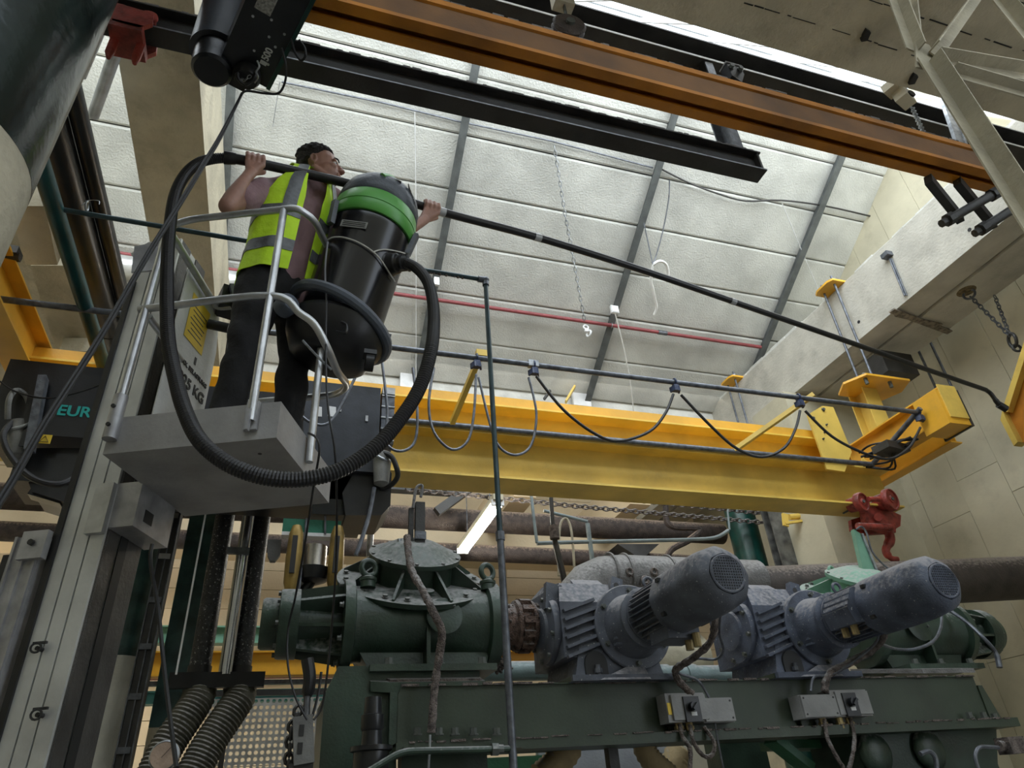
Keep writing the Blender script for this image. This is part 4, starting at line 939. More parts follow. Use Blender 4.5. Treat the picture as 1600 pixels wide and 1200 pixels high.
# hi-vis vest: open shell swept round the torso, with tape bands
def vest_pt(h, ang, off=0):                        # h 0 hem .. 1 shoulder line; ang 0 = chest direction
    c = (wa - up_ * .045).lerp(neck - up_ * .045, h)
    rx = [.205, .200, .205, .215, .205, .150][min(5, int(h * 5))] * (1 - (h * 5 % 1)) + [.200, .205, .215, .205, .150, .115][min(5, int(h * 5))] * (h * 5 % 1) if h < 1 else .150
    ry = .168 - .012 * h - (.03 * max(0, h - .75) / .25)
    fold = .005 * math.sin(ang * 9 + h * 4) * (1 - h * .6)
    return c + (fd * math.cos(ang) * (ry + off + fold) + sd * math.sin(ang) * (rx + off + fold))
def vest_sheet(h0, h1, a0, a1, off, nh=10, na=24, th=.004, edge=None):
    mb = MB(); vs = []
    for o_ in (off + th, off):
        for i in range(nh + 1):
            for j in range(na + 1):
                h = h0 + (h1 - h0) * i / nh; lo, hi = (edge(h) if edge else (a0, a1)); vs.append(vest_pt(h, lo + (hi - lo) * j / na, o_))
    N_ = (nh + 1) * (na + 1); fs = []
    for i in range(nh):
        for j in range(na):
            q = i * (na + 1) + j; f = (q, q + 1, q + na + 2, q + na + 1); fs += [f, tuple(x + N_ for x in f[::-1])]
    for j in range(na):
        for i in (0, nh): q = i * (na + 1) + j; fs.append((q, q + 1, q + 1 + N_, q + N_))
    for i in range(nh):
        for j in (0, na): q = i * (na + 1) + j; fs.append((q, q + na + 1, q + na + 1 + N_, q + N_))
    return mb.add(vs, fs)
gR, gL = .30, .14                                   # opening either side of the chest line
lo_h = .66
vm = vest_sheet(0, lo_h, gR, 2 * math.pi - gL, .006, 12, 56)
def join(m1, m2): m1.add(m2.v, m2.f); return m1
join(vm, vest_sheet(lo_h, 1.0, 0, 0, .006, 8, 12, edge=lambda h: (gR + .12 * (h - lo_h) / .34, 1.30 - .35 * math.sin((h - lo_h) / .34 * 1.6))))
join(vm, vest_sheet(lo_h, 1.0, 0, 0, .006, 8, 12, edge=lambda h: (-1.25 + .35 * math.sin((h - lo_h) / .34 * 1.6), -gL - .12 * (h - lo_h) / .34)))
join(vm, vest_sheet(lo_h, 1.0, 0, 0, .006, 8, 20, edge=lambda h: (1.95 + .30 * math.sin((h - lo_h) / .34 * 1.6), 2 * math.pi - 1.95 - .30 * math.sin((h - lo_h) / .34 * 1.6))))
for a_ in (.62, -.72):                              # shoulder straps
    p0 = [vest_pt(1.0, a_ + d_, .006) for d_ in (-.33, 0, .33)]; p1 = [vest_pt(1.0, (math.pi - abs(a_)) * (1 if a_ > 0 else -1) - d_, .006) for d_ in (-.33, 0, .33)]
    vs = []
    for k in range(7):
        f_ = k / 6; lift = up_ * (.060 * math.sin(math.pi * f_))
        vs += [x.lerp(y, f_) + lift for x, y in zip(p0, p1)]
    vs2 = [x + up_ * .004 for x in vs]; n_ = len(vs)
    fs = [(k * 3 + j, k * 3 + j + 1, k * 3 + j + 4, k * 3 + j + 3) for k in range(6) for j in range(2)]
    vm.add(vs + vs2, fs + [tuple(x + n_ for x in f[::-1]) for f in fs] + [(k * 3 + j, k * 3 + j + 3, k * 3 + j + 3 + n_, k * 3 + j + n_) for k in range(6) for j in (0, 2)])
vest = part('hi_vis_vest', vm, hivis, root, 'fluorescent yellow vest, open at the front', sharp=60)
for h_ in (.15, .44): part('reflective_band', vest_sheet(h_, h_ + .095, gR, 2 * math.pi - gL, .012, 2, 56, .002), reflm, vest, 'grey reflective tape', sharp=60)
for a_ in (.60, -.62): part('reflective_band', vest_sheet(.53, 1.0, a_ - .16, a_ + .16, .012, 8, 3, .002), reflm, vest, 'grey reflective tape', sharp=60)
# ================================================================ HOISTS, PIPES, COLUMNS, CABLES
# black chain hoist hanging near the lens, top left
La = V((-.34, .94, 0)).normalized(); Wa = V((.94, .34, 0)).normalized(); zb = 3.0 + EYE
A0 = at(422, 140, Z=zb)                             # far right lower corner of its body
t = thing('chain_hoist', 'black electric chain hoist with a green edge hanging at the top left', 'hoist', A0)
hf_ = lambda l, w_, h: A0 - La * l - Wa * w_ + V((0, 0, h))        # l towards the lens, w to the left
R3 = frame3(La, -Wa) if frame3(La, -Wa).determinant() > 0 else frame3(La, Wa)
def hbx(l0, l1, w0, w1, h0, h1): return MB().box(hf_((l0 + l1) / 2, (w0 + w1) / 2, (h0 + h1) / 2), (l1 - l0, w1 - w0, h1 - h0), R3)
bd = part('gear_case', hbx(0, .62, .018, .24, 0, .16), blackm, t)
part('green_edge', hbx(-.004, .625, 0, .018, -.004, .17), dgreen, t, 'dark green edge plate')
for l, w_ in ((.12, .055), (.15, .13), (.22, .06), (.25, .10), (.30, .05), (.33, .12), (.30, .19)):
    part('case_screw', MB().cyl(hf_(l, w_, -.004), hf_(l, w_, .004), .006, 8), alum, bd)
part('rating_plate', hbx(.34, .44, .13, .20, -.002, 0), mat('grey_rating_plate', (.33, .32, .29), .5, var=.3, scale=90), bd, 'small grey rating plate')
Rt = frame3(-La, Wa) if frame3(-La, Wa).col[2].z < 0 else frame3(La, Wa)
xq = -La; yq = V((0, 0, -1)).cross(xq); Rt = Matrix((xq, yq, V((0, 0, -1)))).transposed()
text('lettering', '500', whitet, bd, hf_(.165, .075, -.001), Rt, .045)
part('lettering_mark', hbx(.105, .125, .06, .09, -.002, 0), whitet, bd)
tri_ = [hf_(.02, .085, -.002), hf_(.02, .135, -.002), hf_(.065, .11, -.002)]
part('warning_triangle', MB().tube([tri_[0], tri_[1], tri_[2]], .0035, 5, closed=True).bar(hf_(.03, .11, -.003), hf_(.048, .11, -.003), .004, .002), signy, bd, 'yellow warning triangle outline')
mo = at(330, 112, Z=2.97 + EYE)
part('motor', MB().lathe(mo, (0, 0, 1), [(0, .05), (.0, .075), (.012, .088), (.06, .092), (.20, .094), (.21, .10), (.40, .10), (.41, .05)], 30), blackm, t)
part('motor_flange', MB().lathe(mo + V((0, 0, .14)), (0, 0, 1), [(0, .09), (0, .118), (.34, .118), (.34, .09)], 30), hoistg, t)
part('junction_box', MB().box(mo + Wa * .10 + V((0, 0, .16)), (.16, .13, .16), R3), blackp, t)
part('junction_box', MB().box(mo + Wa * .14 + V((0, 0, .05)) - La * .05, (.10, .08, .05), R3), blackp, t)
part('chain_bowl', MB().lathe(at(385, 122, Z=2.96 + EYE) + V((0, 0, -.02)), (0, 0, 1), [(0, .01), (.005, .05), (.03, .062), (.07, .058), (.075, .03)], 20), blackr, t)
part('chain_guide', MB().tube(catm([at(377, 105, Z=2.98 + EYE), at(371, 120, Z=2.93 + EYE), at(383, 132, Z=2.92 + EYE), at(397, 122, Z=2.93 + EYE), at(402, 108, Z=2.97 + EYE)], 5), .008, 6), blackr, t)
part('safety_hook', MB().tube(catm([at(402, 95, Z=2.95 + EYE), at(405, 104, Z=2.93 + EYE), at(400, 112, Z=2.92 + EYE), at(403, 120, Z=2.92 + EYE), at(398, 129, Z=2.93 + EYE)], 5), .0045, 6), galv, t)
part('chain_end', chain([at(374, 122, Z=2.94 + EYE), at(382, 126, Z=2.93 + EYE), at(392, 118, Z=2.94 + EYE)], .022, .007, .0022), galv, t, kind='stuff')
part('suspension_bar', MB().box(hf_(.2, .12, .30), (.07, .05, .34), R3), blackm, t)
part('control_lead', MB().tube(catm([at(440, 75, Z=2.98 + EYE), at(446, 100, Z=2.93 + EYE), at(446, 125, Z=2.9 + EYE), at(436, 145, Z=2.88 + EYE), at(415, 146, Z=2.87 + EYE), at(385, 142, Z=2.86 + EYE), at(376, 150, Z=2.84 + EYE)], 6), .0055, 8), blackr, t)
part('lead_loop', MB().tube(catm([at(467, 62, Z=3.0 + EYE), at(476, 75, Z=2.98 + EYE), at(477, 88, Z=2.96 + EYE), at(470, 94, Z=2.96 + EYE), at(460, 80, Z=2.98 + EYE), at(455, 60, Z=3.0 + EYE)], 5), .006, 8), blackr, t)
pts = [at(378, 146, Y=2.18), at(345, 215, Y=2.12), at(318, 260, Y=2.1), at(285, 315, Y=2.05), at(232, 400, Y=2.0), at(160, 525, Y=1.9), at(74, 660, Y=1.8), at(20, 755, Y=1.72), at(-30, 835, Y=1.66)]
single('pendant_cable', MB().tube(catm(pts, 5), .0062, 8), blackr, 'thick black pendant cable running from the top left hoist down to the left edge', 'cable', 'pair of pendant cables from the top hoist')
single('pendant_cable', MB().tube(catm([p_ + V((-.004, -.006, .012)) if i else p_ for i, p_ in enumerate(pts)], 5), .0050, 8), blackr, 'thinner black pendant cable strapped along the thick one, top left to left edge', 'cable', 'pair of pendant cables from the top hoist')

# big round column at the very left
t = thing('wall_column', 'large round column at the left edge, glossy dark green above and cream below', 'column', (-1.16, 1.60, 0))
t['kind'] = 'structure'
cx, cy, cr = -1.13, 1.62, .33
part('upper_shaft', MB().cyl((cx, cy, 1.62 + EYE), (cx, cy, 6.3), cr, 56), MATS['deep_green_column_paint'], t, 'glossy dark green upper part')
part('lower_shaft', MB().cyl((cx, cy, 0), (cx, cy, 1.62 + EYE), cr - .001, 56), creamc, t, 'cream lower part')

# pipes running along the hall, left
def pipe(name, label, pts, r, m_, cat='pipe', n=18, grp=None, joints=(), jr=1.15): 
    t = thing(name, label, cat, pts[0], grp)
    part('pipe_run', MB().tube(bend(pts, r * 2.5), r, n), m_, t)
    for q, d in joints: part('coupling', MB().cyl(V(q) - V(d).normalized() * r * .6, V(q) + V(d).normalized() * r * .6, r * jr, n), m_, t)
    return t
b0, b1 = at(115, 200, Z=3.8 + EYE), at(186, 520, Z=3.8 + EYE)
X_ = b1.x; X0 = -1.66
pipe('black_pipe', 'thick black pipe running back between the green pipe and the concrete beam', [(X0, 1.6, 3.8 + EYE), (X0, 8.3, 3.8 + EYE)], .10, blackm, joints=[((X0, 2.55, 3.8 + EYE), (0, 1, 0)), ((X0, 5.6, 3.8 + EYE), (0, 1, 0))], jr=1.04)
pipe('black_pipe', 'second black pipe close against the right side of the thick black one', [(X0 + .15, 2.3, 3.84 + EYE), (X0 + .15, 8.3, 3.84 + EYE)], .055, blackm)
pipe('green_pipe', 'dark teal pipe running back at the far left', [(-1.56, .9, 3.3 + EYE), (-1.56, 7.8, 3.3 + EYE)], .052, mat('teal_pipe_paint', (.008, .06, .065), .35, var=.15, bump=.05, dirt=.2))
tealp = MATS['teal_pipe_paint']
zt_ = 3.28 + EYE
t = pipe('water_pipe', 'thin teal pipe behind the worker, then dropping straight down past the green machine', [(-1.56, 3.6, zt_ + .03), (-.2, 3.6, zt_ + .01), (1.155, 3.6, zt_), (1.155, 3.6, .5)], .0165, mat('steel_blue_pipe', (.035, .065, .075), .38, metal=.3, var=.2, bump=.05), n=12)
part('elbow', MB().ball((1.155, 3.6, zt_), .028, 12).cyl((1.155, 3.6, zt_ - .05), (1.155, 3.6, zt_), .024, 12).cyl((1.10, 3.6, zt_), (1.155, 3.6, zt_), .024, 12), galvd, t)
part('lower_pipe', MB().cyl((1.155, 3.6, .5), (1.155, 3.6, 1.36 + EYE), .0205, 12), galvd, t, 'darker thicker lower length')
part('pipe_union', MB().cyl((1.155, 3.6, 1.34 + EYE), (1.155, 3.6, 1.39 + EYE), .027, 8), galvd, t)
dm = MB()
for k in range(14): dm.ball((.72 + k * .02 + random.uniform(-.008, .008), 3.6, zt_ - .012), random.uniform(.006, .013), 6)
part('dust_clumps', dm, dustm, t, kind='stuff')
dm = MB(); q = at(136, 322, Y=3.6)
dm.tube(catm([q + V((-.03, 0, 0)), q + V((0, 0, .05)), q + V((.05, 0, .06)), q + V((.06, 0, .03))], 5), .003, 5).torus(q, (1, 0, 0), .03, .006, 12, 5)
single('wire_tie', dm, galv, 'twist of wire on the thin teal pipe at the upper left', 'wire')

# silver duct and red sprinkler pipe under the roof
pipe('silver_duct', 'wide silver duct under the roof behind the worker', [(XL + .1, 7.2, 5.84 + EYE), (-.1, 7.2, 5.84 + EYE)], .165, mat('silver_lagging', (.62, .62, .62), .3, metal=.5, bump=.1))
t = pipe('red_pipe', 'thin dark red pipe running under the white roof', [(XL + .1, 7.28, 6.13 + EYE), (6.9, 7.28, 6.13 + EYE)], .028, mat('dark_red_pipe_paint', (.26, .055, .06), .45, bump=.05))
for x in batx:
    if -3 < x < 6.5: part('pipe_clip', MB().torus((x, 7.28, 6.13 + EYE), (1, 0, 0), .036, .007, 12, 5).bar((x, 7.28, 6.16 + EYE), (x, 7.28, 6.3 + EYE), .02, .006), galv, t)
part('pipe_union', MB().cyl((5.05, 7.28, 6.13 + EYE), (5.2, 7.28, 6.13 + EYE), .036, 10), galvd, t)

# thin roof wires, chains and tapes
def onroof(px, py, dz=.05):
    d = ray(px, py); s_ = (10.71 - dz) / (d.z + .607 * d.y); return V((0, 0, EYE)) + d * s_
single('roof_cable', MB().tube([onroof(440, 128, .06), onroof(600, 161, .06), onroof(718, 190, .06), onroof(860, 220, .06), onroof(1020, 262, .06)], .012, 6), galvd, 'thin dark cable clipped along an upper board joint of the roof', 'cable')
single('roof_cable', MB().tube(catm([onroof(1035, 265, .06), onroof(1075, 285, .08), onroof(1120, 302, .1), onroof(1165, 314, .1), onroof(1220, 313, .1), onroof(1290, 322, .08), onroof(1370, 340, .08), onroof(1437, 353, .08)], 4), .014, 6), darks, 'sagging dark cable under the roof towards the right', 'cable')
def wire(name, label, pts, r=.004, m_=galv, cat='wire'): return single(name, MB().tube([onroof(x, y, .08 + .05 * i) for i, (x, y) in enumerate(pts)], r, 5), m_, label, cat)
wire('roof_wire', 'pale vertical wire hanging just left of the first grey batten', [(648, 175), (650, 330), (650, 500), (650, 590)], .007, whitep)
wire('roof_wire', 'short thin wire below the top left hoist', [(437, 128), (426, 198)], .005)
wire('roof_wire', 'pale wire running down from the sagging cable towards the beam clamp', [(1222, 318), (1257, 402), (1286, 470)], .007, whitep)
wire('roof_wire', 'short wire near the top of the right concrete beam', [(1376, 342), (1399, 387)], .008)
c = MB(); chain([onroof(866, 228, .06), onroof(882, 330, .3), onroof(897, 410, .5), onroof(913, 500, .8)], .09, .02, .006, c)
single('hanging_chain', c, galv, 'long thin chain hanging in the middle of the roof', 'chain', kind='thing')
q = onroof(916, 515, .82)
single('hanging_shackle', MB().torus(q + V((0, 0, .04)), (0, 1, 0), .035, .012, 12, 6).torus(q + V((.03, 0, -.06)), (1, .3, 0), .045, .014, 12, 6).box(q + V((.0, 0, -.01)), (.05, .03, .05)), whitep, 'small pale shackle at the end of the long roof chain', 'shackle')
single('roof_wire', MB().tube(catm([onroof(1046, 280, .1), onroof(1045, 310, .2), onroof(1036, 360, .4), onroof(1025, 400, .6), onroof(1020, 413, .7)], 4), .009, 6).tube([onroof(1006, 348, .3), onroof(1014, 385, .5), onroof(1020, 413, .7)], .008, 6), galvd, 'two thin wires meeting above the white tape near the second batten', 'wire')
tp = mat('white_tape', (.8, .8, .78), .6, var=.05)
for lb, pts in (('longer strip of white tape hanging by the second batten', [(1020, 414), (1017, 438), (1020, 452), (1024, 470), (1026, 480), (1022, 492)]), ('shorter curled strip of white tape right of the longer one', [(1020, 414), (1030, 408), (1040, 412), (1044, 425), (1042, 444)])):
    single('tape_strip', MB().tube(catm([onroof(x, y, .7) for x, y in pts], 4), [.012] + [.022] * 8 + [.02] * (len(pts) * 4 - 4 - 8 - 0), 6), tp, lb, 'tape')
q = onroof(960, 484, .3)
single('roof_junction_box', MB().box(q, (.12, .04, .13)).box(q + V((0, -.02, 0)), (.10, .02, .11)), whitep, 'small white box on the second grey batten', 'junction box')
single('roof_wire', MB().tube([q + V((0, 0, -.06)), onroof(975, 545, .4), onroof(984, 590, .45), onroof(990, 642, .5)], .009, 6), tp, 'pale cord hanging from the small white box', 'cord')
q = onroof(682, 440, .3); single('roof_junction_box', MB().box(q, (.07, .04, .13)), whitep, 'small white box on the first grey batten beside the hose', 'junction box')
q = at(934, 578, Y=8.4)
for px, lb in ((897, 'yellow roof brace end near the bottom of the second batten'), ):
    single('brace_end', MB().bar(at(884, 628, Y=8.3), at(898, 604, Y=8.25), .09, .03), yell2, lb, 'brace')
single('brace_end', MB().bar(at(850, 624, Y=8.3), at(860, 610, Y=8.25), .05, .03), darks, 'small dark bracket beside the yellow roof brace end', 'brace')
for px in (641, 908):
    single('batten_foot', MB().box(at(px, 596 if px < 700 else 622, Y=8.42), (.3, .05, .3)), whitep, 'white fixing plate at the foot of the ' + ('first' if px < 700 else 'second') + ' grey batten', 'plate')

# ---------------------------------------------------------------- wire-rope hoist under the crane bridge
t = thing('rope_hoist', 'long black wire-rope hoist with teal lettering hanging under the yellow girders', 'hoist', (-.6, 4.9, 2.0 + EYE))
Y0, Y1 = 4.72, 5.28
z0, z1 = 2.34 + EYE, 2.90 + EYE
part('control_case', MB().b2((-1.95, Y0, z0), (-1.02, Y1, z1)), blackm, t)
part('drum_case', MB().b2((-1.02, Y0 + .05, z0 - .02), (.0, Y1, z1 - .03)), blackm, t)
part('drum_core', MB().cyl((-1.0, 5.0, z0 - .06), (.1, 5.0, z0 - .06), .15, 24), blackm, t)
hc = part('motor_cover', MB().b2((.02, Y0, 2.24 + EYE), (.585, Y1, 2.98 + EYE)), hoistg, t, 'dark grey flat end cover')
part('resistor_grid', MB().b2((.60, Y0 + .02, 2.5 + EYE), (.70, Y0 + .2, 2.98 + EYE)), galvd, t)
for k in range(5): part('grid_bar', MB().b2((.597, Y0 + .012, 2.52 + k * .1 + EYE), (.703, Y0 + .022, 2.53 + k * .1 + EYE)), alum, t)
part('grid_cap', MB().b2((.60, Y0 + .01, 2.94 + EYE), (.70, Y0 + .2, 3.0 + EYE)), alum, t)
for x0_, x1_ in ((492, 503), (512, 525)): part('white_label', MB().prism([at(x0_, 634, Y=Y0 - .002), at(x1_, 636, Y=Y0 - .002), at(x1_, 651, Y=Y0 - .002), at(x0_, 650, Y=Y0 - .002)], (0, .001, 0)), whitep, hc, 'white paper label')
part('cover_bolt', MB().box(at(573, 654, Y=Y0 - .004), (.02, .01, .05)), alum, hc)
part('cover_clip', MB().box(at(532, 640, Y=Y0 - .004), (.012, .01, .04)), alum, hc)
Rt = Matrix(((1, 0, 0), (0, 0, -1), (0, 1, 0)))
q = at(135, 645, Y=Y0 - .003)
text('lettering', 'EUROL', tealt, t, q, Rt, .112, .003)
q = at(70, 686, Y=Y0 - .003)
wl_ = part('warning_label', MB().box(q, (.075, .002, .065)), signy, t, 'yellow electrical warning label')
part('warning_mark', MB().tube([q + V((-.024, -.003, -.02)), q + V((.024, -.003, -.02)), q + V((0, -.003, .022))], .0025, 5, closed=True).bar(q + V((0, -.003, -.012)), q + V((0, -.003, .01)), .005, .002), blackt, t)
part('lower_frame', MB().b2((-1.75, Y0 + .1, 2.05 + EYE), (.62, Y1 - .05, 2.26 + EYE)), blackm, t)
part('end_gearbox', MB().prism([at(x, y, Y=Y0 + .05) for x, y in ((555, 735), (600, 715), (612, 740), (610, 790), (596, 805), (540, 805), (535, 770))], (0, .4, 0)), blackp, t)
part('end_gearbox', MB().prism([at(x, y, Y=Y0 + .12) for x, y in ((52, 700), (135, 700), (138, 745), (120, 790), (50, 768), (40, 742))], (0, .35, 0)), blackp, t)
part('end_bar', MB().bar(at(50, 770, Y=Y0 + .2), at(100, 785, Y=Y0 + .2), .10, .06), blackm, t)
part('underside_box', MB().b2((.15, Y0 + .1, 1.93 + EYE), (.52, Y1, 2.24 + EYE)), blackm, t)
cg = mat('grey_cast_fitting', (.20, .20, .19), .55, var=.2, bump=.2)
for (px, py, dirx) in ((598, 712, 1), (30, 664, -1)):
    q = at(px, py, Y=Y0 - .02)
    part('motor_bell', MB().lathe(q + V((0, .02, -.02)), (.0 if dirx > 0 else .2, 0, -1), [(-.05, .04), (-.045, .066), (.0, .07), (.20, .055), (.22, .02)], 24), cg, t)
    part('bell_rim', MB().torus(q, (.3 * dirx, -.7, .6), .068, .013, 24, 8), galv, t)
part('motor_lead', MB().tube(catm([at(600, 708, Y=Y0 - .05), at(612, 714, Y=Y0 - .08), at(620, 732, Y=Y0 - .08), at(621, 745, Y=Y0 - .05), at(612, 757, Y=Y0), at(595, 763, Y=Y0 + .05)], 6), .020, 10), blackr, t)
part('motor_lead', MB().tube(catm([at(18, 660, Y=Y0 - .05), at(5, 680, Y=Y0 - .1), at(12, 705, Y=Y0 - .1), at(35, 735, Y=Y0 - .1), at(62, 752, Y=Y0 - .1), at(95, 756, Y=Y0 - .08), at(125, 740, Y=Y0 - .02)], 6), .020, 10), blackr, t)
part('motor_lead', MB().tube(catm([at(12, 655, Y=Y0 - .05), at(14, 625, Y=Y0 - .1), at(25, 610, Y=Y0 - .05), at(40, 618, Y=Y0 - .02), at(48, 640, Y=Y0)], 6), .018, 10), cg, t)
part('thin_lead', MB().tube(catm([at(0, 596, Y=Y0 - .1), at(25, 612, Y=Y0 - .1), at(70, 622, Y=Y0 - .1), at(115, 615, Y=Y0 - .1), at(165, 598, Y=Y0 - .1), at(195, 580, Y=Y0 - .1)], 6), .006, 6), blackr, t)
part('front_post', MB().bar(at(68, 590, Y=Y0 - .06), at(46, 705, Y=Y0 - .06), .075, .05), galvd, t)
part('side_shade', MB().bar(at(56, 592, Y=Y0 - .03), at(34, 700, Y=Y0 - .03), .05, .04), blackm, t)
part('control_lead', MB().tube(catm([at(585, 762, Y=Y0), at(578, 800, Y=Y0), at(566, 840, Y=Y0), at(556, 868, Y=Y0)], 5), .016, 8), galvd, t)
# trolley frame: green cross beam, brass side plates, hook block
part('green_bar', MB().b2((-.04, 4.86, 1.80 + EYE), (.36, 4.92, 1.90 + EYE)), mat('bright_machine_green', (.02, .16, .10), .45, dust=.1), t)
part('white_bar', MB().b2((-.04, 4.85, 1.775 + EYE), (.34, 4.93, 1.80 + EYE)), whitep, t)
part('loose_clamp', MB().prism([at(x, y, Y=4.95) for x, y in ((418, 843), (440, 843), (438, 866), (430, 876), (422, 876), (418, 866))], (0, .05, 0)), mat('steel_grey', (.10, .10, .10), .5), t)
brass = mat('brass_coloured_plate', (.30, .20, .055), .45, metal=.4, var=.2, dirt=.5)
for px in (459, 525):
    q = at(px, 872, Y=4.82)
    part('sheave_guard', MB().tube([q + V((0, .0, .23)), q + V((0, 0, .17)), q + V((0, 0, 0)), q + V((0, 0, -.17)), q + V((0, 0, -.24))], [.03, .048, .054, .05, .03], 16), brass, t)
    part('guard_slot', MB().b2(q + V((-.022, -.062, -.12)), q + V((.012, -.05, .14))), blackt, t)
q = at(491, 868, Y=4.9)
part('block_drum', MB().cyl(q + V((0, 0, -.09)), q + V((0, 0, .06)), .085, 28), mat('bright_worn_steel', (.45, .42, .38), .3, metal=.9, var=.2), t)
part('block_body', MB().lathe(q + V((0, 0, -.20)), (0, 0, 1), [(0, .05), (.02, .10), (.10, .12), (.12, .07)], 20), blackm, t)
part('hook', MB().tube(catm([q + V((0, 0, -.18)), q + V((-.05, 0, -.25)), q + V((-.10, 0, -.32)), q + V((-.07, 0, -.40)), q + V((.02, 0, -.38)), q + V((.06, 0, -.30))], 6), [.035] * 12 + [.028] * 12 + [.018] * 7, 12), blackm, t)
part('hook_latch', MB().box(q + V((-.10, 0, -.18)), (.08, .06, .06), .4), whitep, t)
part('rope_fall', MB().tube([at(466, 935, Y=4.8), at(479, 810, Y=4.85)], .008, 6).tube([at(508, 835, Y=4.85), at(508, 800, Y=4.85)], .008, 6), galvd, t)

# beige concrete stubs at the left
Zq = lambda z_, *c_: [at(x, y, Z=z_ + EYE) for x, y in c_]
single('concrete_corbel', MB().prism(Zq(3.62, (15, 322), (70, 322), (90, 414), (40, 414)), (0, 0, .30)), creamc, 'small beige concrete corbel under the roof at the far left', 'corbel', kind='structure')
single('concrete_stub', MB().prism(Zq(4.0, (48, 415), (110, 415), (147, 545), (86, 545)), (0, 0, .12)), creamc, 'long beige concrete stub below the corbel at the far left', 'beam', kind='structure')
single('concrete_slab', MB().prism(Zq(4.7, (-140, 150), (78, 225), (185, 640), (0, 640)), (0, 0, .3)), creamc, 'wide shaded concrete slab above the stubs at the far left', 'slab', kind='structure')
single('concrete_stub', MB().prism(Zq(3.8, (92, 549), (150, 549), (182, 610), (112, 610)), (0, 0, .15)), creamc, 'farthest beige concrete stub at the left', 'beam', kind='structure')
single('rail_fixing', MB().box(at(15, 395, Y=4.3), (.12, .1, .06)).cyl(at(0, 395, Y=4.3), at(32, 402, Y=4.3), .03, 10), darks, 'dark bolt fixing above the left yellow end beam', 'fixing')
single('roof_rod', MB().cyl(at(181, 80, Y=3.3), at(146, 180, Y=4.0), .04, 16), mat('pale_blue_steel', (.42, .47, .56), .35, metal=.4), 'pale blue-grey round rod between the big column and the red trolley', 'rod')
single('roof_rod', MB().cyl(at(161, 52, Y=3.3), at(132, 122, Y=3.9), .012, 8), galv, 'thin rod beside the pale blue-grey one', 'rod')
